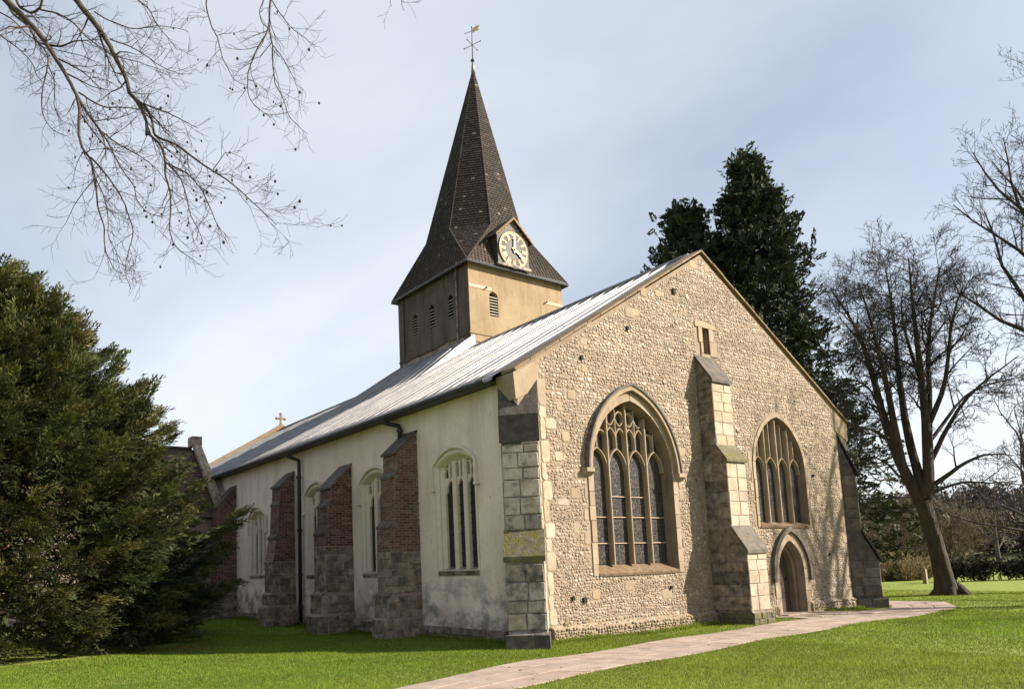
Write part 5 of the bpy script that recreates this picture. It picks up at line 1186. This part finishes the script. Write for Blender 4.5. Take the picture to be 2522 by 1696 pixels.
for k in range(5):
    an = k * 1.3; pts = np.array([[.12 * math.cos(an), .12 * math.sin(an), -.1], [.3 * math.cos(an), .3 * math.sin(an), 1.5], [.9 * math.cos(an), .9 * math.sin(an), 4], [1.0 * math.cos(an), 1.0 * math.sin(an), 7.5 - k * .3]])
    V, F = tubes([(pts, np.array([.36, .26, .17, .05]))], 9); link_mesh('trunk', np_mesh('trunk', V, F, 'bark', smooth=True), yew)
# conifers behind the church
def conifer(base, H, Rm, seed, label, prof, n_tips=330, ns=16, tint=(.028, .038, .017)):
    g = np.random.default_rng(seed); base = np.array(base, float); t = tag(empty('conifer_tree', tuple(base)), label, 'tree', None)
    V, F = tubes([(np.array([[0, 0, -.1], [.1, 0, H * .3], [0, .1, H * .65], [0, 0, H * .97]]), np.array([.42, .32, .19, .03]))], 9); link_mesh('trunk', np_mesh('trunk', V, F, 'bark', smooth=True), t)
    pos, dr, sc, co, lim = [], [], [], [], []
    for i in range(n_tips):
        f = g.uniform(.03, .995) ** .9; z = H * f; an = g.uniform(0, 2 * math.pi); tier = 1 + .16 * math.sin(an * 4 + f * 9) + .12 * math.sin(z * 2.4 + an)
        r = Rm * np.interp(f, *prof) * tier * g.uniform(.62, 1.05); tip = np.array([r * math.cos(an), r * math.sin(an), z + g.uniform(-.3, .3)])
        d_ = unit(np.array([math.cos(an), math.sin(an), -.15 + .55 * f])); side_ = unit(np.cross(d_, [0, 0, 1.])); L = max(.7, r * .5); st = tip - d_ * L
        lim.append((np.array([tip - d_ * max(r * .95, .4), tip - d_ * L * .5, tip]), np.array([.05, .03, .01])))
        for k in range(ns):
            tt_ = g.uniform(.1, 1.05); q = st + d_ * L * tt_ + side_ * g.normal() * .45 + np.array([0, 0, g.normal() * .24])
            pos.append(q); dr.append(unit(d_ * .6 + g.normal(size=3) * .6 + np.array([0, 0, .25]))); sc.append(g.uniform(.55, 1.0)); co.append(np.array(tint) * g.uniform(.6, 1.5))
    tm = [spray_template(g, 9, .62, .055, .2) for _ in range(5)]
    V, F, col = place_sprays(np.array(pos), np.array(dr), np.array(sc), np.array(co), g, tm, 1.2); print('conifer', len(F[0]))
    link_mesh('crown', np_mesh('crown', V, F, 'fir_leaf', col), t); V, F = tubes(lim, 4); link_mesh('boughs', np_mesh('boughs', V, F, 'twig'), t)
conifer((26.0, 9.7, -.05), 22.8, 6.3, 41, 'tallest dark conifer rising behind the gable', ([0, .1, .3, .5, .65, .78, .88, .95, 1], [1.08, 1.05, .84, .58, .43, .34, .24, .11, .02]), 620, 15)
conifer((23.6, 12.2, -.05), 20.4, 4.6, 42, 'shorter dark conifer left of the tallest one, behind the gable apex', ([0, .3, .55, .7, .82, .91, 1], [1, .95, .85, .72, .5, .26, .03]), 430, 15)

# ------------------------------------------------------------------ hedge, shrubs, post, far country
def at_ray(u, dist): # ground position under a photo column
    q = ray_pt(u, 1400, 1) - CAM; q = q[:2] / np.linalg.norm(q[:2]); p = CAM[:2] + q * dist; return (p[0], p[1], -.05)
def hedge(a, b_, h, w, seed, label):
    g = np.random.default_rng(seed); a = np.array(a, float); b_ = np.array(b_, float); t = tag(empty('hedge', (*a, 0)), label, 'hedge'); d_ = b_ - a; L = np.linalg.norm(d_); u = d_ / L; nrm = np.array([-u[1], u[0]])
    n = int(L * 420); s = g.uniform(0, L, n); o = g.uniform(-w / 2, w / 2, n); z = g.uniform(.22, h, n) + .05 * np.sin(s * 2)
    keep = (np.sin(s * 1.9) + np.sin(s * 4.3) * .5 > -.9) | (z > h * .55); s, o, z = s[keep], o[keep], z[keep]; n = len(s)
    pos = np.stack([u[0] * s + nrm[0] * o, u[1] * s + nrm[1] * o, z], -1); tm = [spray_template(g, 5, .22, .03, .1) for _ in range(3)]
    col = np.array([.028, .027, .014]) * g.uniform(.6, 1.5, (n, 1)); V, F, c_ = place_sprays(pos, g.normal(size=(n, 3)), g.uniform(.7, 1.2, n), col, g, tm, 2)
    link_mesh('foliage', np_mesh('foliage', V, F, 'hedge_leaf', c_), t)
    st = [(np.array([[u[0] * x, u[1] * x, -.05], [u[0] * x + g.normal() * .06, u[1] * x, .3], [u[0] * x + g.normal() * .1, u[1] * x + g.normal() * .1, h * .8]]), np.array([.03, .025, .01])) for x in np.arange(.3, L, .35)]
    V, F = tubes(st, 5); link_mesh('stems', np_mesh('stems', V, F, 'bark'), t)
hedge(at_ray(2318, 47)[:2], at_ray(2640, 50)[:2], 1.0, .9, 51, 'low clipped dark hedge across the field beyond the tall bare tree')
def shrub(base, H, Wd, seed, label, col, n=46, lvl=3, group=None):
    g = np.random.default_rng(seed); base = np.array(base, float); t = tag(empty('bare_shrub', tuple(base)), label, 'shrub', group); tw = []; st = []
    for i in range(n):
        an = g.uniform(0, 2 * math.pi); sp_ = g.uniform(0, .9); d = unit(np.array([math.cos(an) * sp_ * Wd / H, math.sin(an) * sp_ * Wd / H, 1])); p = np.array([math.cos(an), math.sin(an), 0]) * g.uniform(0, .16) * Wd; l = H * g.uniform(.7, 1.0); pts = [p - np.array([0, 0, .05])]
        for j in range(5): d = unit(d + g.normal(size=3) * .13); pts.append(pts[-1] + d * l / 5)
        P = np.array(pts); rr = np.linspace(.045, .012, 6); st.append((P, rr)); twigs_from(P, rr, tw, g, lvl, H * .32, 2.0 if H > 3 else 3.5, .10, .0, (22, 55), .2, None, .1, .011, .12)
    V, F = tubes(st, 5); m_ = link_mesh('stems', np_mesh('stems', V, F, col), t)
    V, F = tubes([(p, r) for p, r, l in tw], 3); tag(link_mesh('twigs', np_mesh('twigs', V, F, col), t), kind='stuff')
mat('shrub_olive', [(.09, .070, .040), (.135, .105, .06)], 1.5); mat('shrub_tan', [(.17, .13, .068), (.24, .185, .10)], 1.5); mat('far_bare', [(.05, .039, .036), (.075, .06, .053)], 1)
shrub(at_ray(2235, 62), 6.0, 4.5, 61, 'olive bare thicket left of the leaning trunk, behind the field edge', 'shrub_olive', 34)
shrub(at_ray(2345, 66), 5.4, 5, 62, 'olive bare thicket right of the leaning trunk', 'shrub_olive', 34)
shrub(at_ray(2170, 58), 4.6, 4, 63, 'bare brown thicket next to the far corner buttress', 'shrub_olive', 30)
for i, (u, dd_, h) in enumerate(((2150, 50, 1.8), (2186, 51, 1.9), (2222, 50.5, 1.6), (2262, 52, 1.7))): shrub(at_ray(u, dd_), h, 2.2, 70 + i, ('tan dry scrub clump beside the buttress', 'tan dry scrub clump left of the small post', 'tan dry scrub clump right behind the small post', 'tan dry scrub clump just left of the leaning trunk')[i], 'shrub_tan', 60, 2, 'dry scrub along the field edge')
free_tree('bare_tree', at_ray(2463, 95), 11, .20, 81, 'small dark fan-shaped bare tree in the far meadow', 1.0, 1.2, 3, 2.2, 12, rm=.016, leafless=('far_bare', 'far_bare'))
free_tree('bare_tree', at_ray(2560, 62), 13, .24, 83, 'bare tree at the right edge behind the hedge', 1.0, 1.4, 3, 2.4, 12, rm=.012, leafless=('far_bare', 'far_bare'))
pp = at_ray(2276, 45); post = tag(empty('wooden_post', pp), 'short pale wooden post at the field edge left of leaning trunk', 'post')
mb = MB(); mb.prism([(-.09, -.09, -.1), (.09, -.09, -.1), (.09, .09, -.1), (-.09, .09, -.1)], [(-.08, -.08, .72), (.08, -.08, .72), (.08, .08, .72), (-.08, .08, .72)]); mb.build('shaft', 'post_wood', post)
mb = MB(); mb.prism([(-.085, -.085, .725), (.085, -.085, .725), (.085, .085, .725), (-.085, .085, .725)], [(-.02, -.02, .79), (.02, -.02, .79), (.02, .02, .79), (-.02, .02, .79)]); mb.build('cap', 'post_wood', post)
# rolling far country
def hill(name, m, dist0, dist1, h, seed, a0, a1, rough=.25):
    g = np.random.default_rng(seed); na, nd = 90, 14; A = np.linspace(rad(a0), rad(a1), na); Dd = np.linspace(dist0, dist1, nd); V = []
    ph = g.uniform(0, 6, 4)
    for a in A:
        hh = h * (1 + rough * (math.sin(a * 9 + ph[0]) * .5 + math.sin(a * 23 + ph[1]) * .3 + math.sin(a * 51 + ph[2]) * .15))
        for k, dd_ in enumerate(Dd):
            f = k / (nd - 1); V.append((CAM[0] + math.cos(a) * dd_, CAM[1] + math.sin(a) * dd_, -.6 + hh * math.sin(f * math.pi / 2) ** 1.3))
    idx = np.arange((na - 1) * nd).reshape(na - 1, nd)[:, :-1].ravel()
    return tag(link_mesh(name, np_mesh(name, np.array(V), [np.stack([idx, idx + nd, idx + nd + 1, idx + 1], 1)], m, smooth=True)), kind='structure'), V
hill('meadow_hill', 'meadow', 120, 420, 12, 3, -40, 75)
def wood(name, dist, h0, n, seed, a0, a1, base_h, col, sz, spread=25):
    """a far wood: many small crowns of loose twiggy cards"""
    g = np.random.default_rng(seed); pos, dr, sc, co = [], [], [], []
    for i in range(n):
        a = rad(g.uniform(a0, a1)); dd_ = dist + g.uniform(-spread, spread); c_ = np.array([CAM[0] + math.cos(a) * dd_, CAM[1] + math.sin(a) * dd_, base_h]); hh = h0 * g.uniform(.6, 1.15); cc = np.array(col) * g.uniform(.75, 1.25) * np.array([g.uniform(.95, 1.1), 1, 1])
        m = 70; v = g.normal(size=(m, 3)); v /= np.linalg.norm(v, axis=1, keepdims=True); v *= g.uniform(.3, 1, (m, 1)) ** .5; pos.append(c_ + v * np.array([hh * .45, hh * .45, hh * .5]) + np.array([0, 0, hh * .5])); dr.append(v + np.array([0, 0, .6])); sc.append(g.uniform(.8, 1.4, m) * sz); co.append(np.tile(cc, (m, 1)) * g.uniform(.8, 1.2, (m, 1)))
    pos, dr, sc, co = map(np.concatenate, (pos, dr, sc, co)); tm = [spray_template(g, 4, 1.1, .10, .1) for _ in range(3)]
    V, F, c_ = place_sprays(pos, dr, sc, co, g, tm, 2); tag(link_mesh(name, np_mesh(name, V, F, 'wood_far', c_)), 'far bare woodland along the hill skyline', 'woodland', kind='stuff')
wood('distant_wood', 330, 12, 330, 91, -8, 44, 7.5, (.10, .088, .096), 2.6, 40)
wood('hedgerow_wood', 150, 7, 90, 92, 8, 40, .5, (.085, .068, .056), 1.6, 15)
# two rounded crowns standing above the skyline
for i, (u, hh, dd_) in enumerate(((2424, 13, 300), (2392, 10.5, 305))):
    g = np.random.default_rng(95 + i); p = at_ray(u, dd_); t = tag(empty('skyline_tree', (p[0], p[1], 8)), ('larger round-crowned tree on the far skyline', 'smaller round-crowned tree on the far skyline')[i], 'tree'); m = 700
    v = g.normal(size=(m, 3)); v /= np.linalg.norm(v, axis=1, keepdims=True); v *= g.uniform(.4, 1, (m, 1)); tm = [spray_template(g, 5, .9, .09, .1) for _ in range(3)]
    V, F, c_ = place_sprays(v * np.array([hh * .42, hh * .42, hh * .36]) + np.array([0, 0, hh * .66]), v, g.uniform(.8, 1.4, m) * 1.5, np.tile((.07, .062, .07), (m, 1)), g, tm, 2); link_mesh('crown', np_mesh('crown', V, F, 'wood_far', c_), t)
    V, F = tubes([(np.array([[0, 0, -1], [0, 0, hh * .7]]), np.array([.5, .25]))], 7); link_mesh('trunk', np_mesh('trunk', V, F, 'far_bare'), t)
# brick house glimpsed through the yew
hs_ = tag(empty('brick_house', (-9.5, 33, 0)), 'red brick house glimpsed through the lower yew', 'house')
mb = MB(); mb.box(-5, 5, 0, 6, -.2, 3.2); mb.prism([(-5, 0, 3.2), (-5, 6, 3.2), (-5, 3, 4.9)], [(5, 0, 3.2), (5, 6, 3.2), (5, 3, 4.9)]); mb.build('wall', 'house_brick', hs_)
mb = MB(); mb.poly([(-5.3, -.3, 3.1), (5.3, -.3, 3.1), (5.3, 3, 5.05), (-5.3, 3, 5.05), (-5.3, 6.3, 3.1), (5.3, 6.3, 3.1)], [(0, 1, 2, 3), (3, 2, 5, 4)]); mb.build('roof', 'house_tile', hs_, fix=False)
for x in (-3.4, 2.0):
    wd_ = empty('house_window'); wd_.parent = hs_; mb = MB(); mb.box(x, x + 1.3, -.04, .02, 1.1, 2.3); mb.build('frame', 'white_paint_lit_lead', wd_); mb = MB(); mb.box(x + .08, x + 1.22, -.05, -.042, 1.18, 2.22); mb.build('pane', 'side_glass', wd_)
mb = MB(); mb.box(-.6, .4, -.05, .02, -.1, 2.05); mb.build('door', 'oak_door', hs_)

# ------------------------------------------------------------------ grass blades and leaf litter
g = np.random.default_rng(77)
def in_poly(x, y, poly):
    poly = np.asarray(poly); inside = np.zeros(len(x), bool); j = len(poly) - 1
    for i in range(len(poly)):
        c_ = ((poly[i, 1] > y) != (poly[j, 1] > y)) & (x < (poly[j, 0] - poly[i, 0]) * (y - poly[i, 1]) / (poly[j, 1] - poly[i, 1] + 1e-12) + poly[i, 0]); inside ^= c_; j = i
    return inside
pathpoly = np.concatenate([A_[::6], B_[::-6]])
cand = []
for (x0, x1, y0, y1, dens) in ((-11, 3.5, -9, 1, 2600), (-9.6, 0, 1, 8, 1700), (3.5, 13, -7, 0, 1100), (-3.6, 0, 8, 17, 450), (13, 24, -6, 6, 380), (-14, -9, -6, 9, 400), (3, 15, -11, -7, 300)):
    n = int((x1 - x0) * (y1 - y0) * dens); cand.append(np.stack([g.uniform(x0, x1, n), g.uniform(y0, y1, n)], -1))
n = 9000; s = g.uniform(.2, W - .2, n); cand.append(np.stack([s, -g.uniform(.08, .25, n)], -1))
edge_n = 16000; es = g.uniform(3, 34, edge_n); ef = np.where(g.random(edge_n) < .5, -g.exponential(.012, edge_n) + .018, 1 + g.exponential(.012, edge_n) - .018)
ep = np.stack([np.interp(es, dist, A_[:, i]) + (np.interp(es, dist, B_[:, i]) - np.interp(es, dist, A_[:, i])) * ef for i in range(2)], -1); cand.append(np.stack([-g.uniform(.06, .3, n), g.uniform(.6, 16, n)], -1))
XY = np.concatenate(cand)
ok = ~in_poly(XY[:, 0], XY[:, 1], pathpoly) & ~((XY[:, 0] > 0) & (XY[:, 0] < W) & (XY[:, 1] > -.1))
ok &= ~((XY[:, 0] > 6.1) & (XY[:, 0] < 7.1) & (XY[:, 1] > -1.1)) & ~((XY[:, 0] > 8.5) & (XY[:, 0] < 11.2) & (XY[:, 1] > -1.2))
ok &= (((XY[:, 0] - yb[0]) / 5.6) ** 2 + ((XY[:, 1] - yb[1]) / 4.5) ** 2 > 1)
XY = np.concatenate([XY[ok], ep]); n = len(XY); z0 = gz(XY[:, 0], XY[:, 1])
patch = .5 + .5 * np.sin(XY[:, 0] * 1.7 + 2 * np.sin(XY[:, 1] * .9)) * np.sin(XY[:, 1] * 1.3 + XY[:, 0] * .4)
h = g.uniform(.018, .045, n) * (.8 + .5 * patch) * np.where(g.random(n) < .01, 1.8, 1); wall_d = np.minimum(np.where((XY[:, 0] > 0) & (XY[:, 0] < W), np.abs(XY[:, 1] + .1), 9), np.where((XY[:, 1] > .5) & (XY[:, 1] < 17), np.abs(XY[:, 0]), 9)); h = np.where(wall_d < .2, h * g.uniform(1.2, 3.2, n), h)
wv_ = g.uniform(.003, .006, n) * np.clip(np.linalg.norm(XY - CAM[:2], axis=1) / 9, 1, 2.6); an = g.uniform(0, 2 * np.pi, n); le = g.uniform(.2, .9, n) * h; la = g.uniform(0, 2 * np.pi, n)
B0 = np.stack([XY[:, 0] - np.cos(an) * wv_, XY[:, 1] - np.sin(an) * wv_, z0 - .006], -1); B1 = np.stack([XY[:, 0] + np.cos(an) * wv_, XY[:, 1] + np.sin(an) * wv_, z0 - .006], -1); B2 = np.stack([XY[:, 0] + np.cos(la) * le, XY[:, 1] + np.sin(la) * le, z0 + h], -1)
V = np.stack([B0, B1, B2], 1).reshape(-1, 3); F = np.arange(3 * n).reshape(-1, 3)
big_p = np.sin(XY[:, 0] * .31 + 1.4 * np.sin(XY[:, 1] * .23)) * np.sin(XY[:, 1] * .37 + .8); cc = np.array([.168, .228, .030]) * g.uniform(.65, 1.35, (n, 1)) * (1 + .35 * (patch[:, None] - .5)) * (1 + np.array([.16, .05, .2]) * big_p[:, None]); dry = g.random(n) < .05; cc[dry] = np.array([.20, .19, .06])
print('blades', n)
tag(link_mesh('grass', np_mesh('grass', V, [F], 'blade', np.repeat(cc, 3, 0))), 'short mown green grass blades over the churchyard lawn', 'grass', kind='stuff')
mb = MB()
for i in range(900):
    an = R_.uniform(-2.6, .3); r = 4.7 + R_.uniform(-.9, .35); x, y = yb[0] + 1.2 * r * math.cos(an), yb[1] + r * math.sin(an)
    if R_.random() < .55: x, y = -4.9 + R_.gauss(0, .5), 6.2 + R_.gauss(0, .35)
    z = float(gz(x, y)) + .012; a = R_.uniform(0, 6.3); s_ = R_.uniform(.02, .045); c_, q = math.cos(a) * s_, math.sin(a) * s_
    mb.poly([(x - c_, y - q, z), (x + q * .5, y - c_ * .5, z + R_.uniform(0, .02)), (x + c_, y + q, z), (x - q * .5, y + c_ * .5, z + R_.uniform(0, .02))], [(0, 1, 2, 3)])
for i in range(420):   # a few leaves blown over the lawn
    x, y = R_.uniform(-9, 14), R_.uniform(-8.5, 4); z = float(gz(x, y)) + .03; a = R_.uniform(0, 6.3); s_ = R_.uniform(.012, .03); c_, q = math.cos(a) * s_, math.sin(a) * s_
    if x > -.5 and y > -.2: continue
    mb.poly([(x - c_, y - q, z), (x + q * .5, y - c_ * .5, z + .012), (x + c_, y + q, z), (x - q * .5, y + c_ * .5, z + .008)], [(0, 1, 2, 3)])
tag(mb.build('leaf_litter', 'litter', fix=False), 'brown fallen leaves under the yew and scattered over the lawn', 'leaves', kind='stuff')
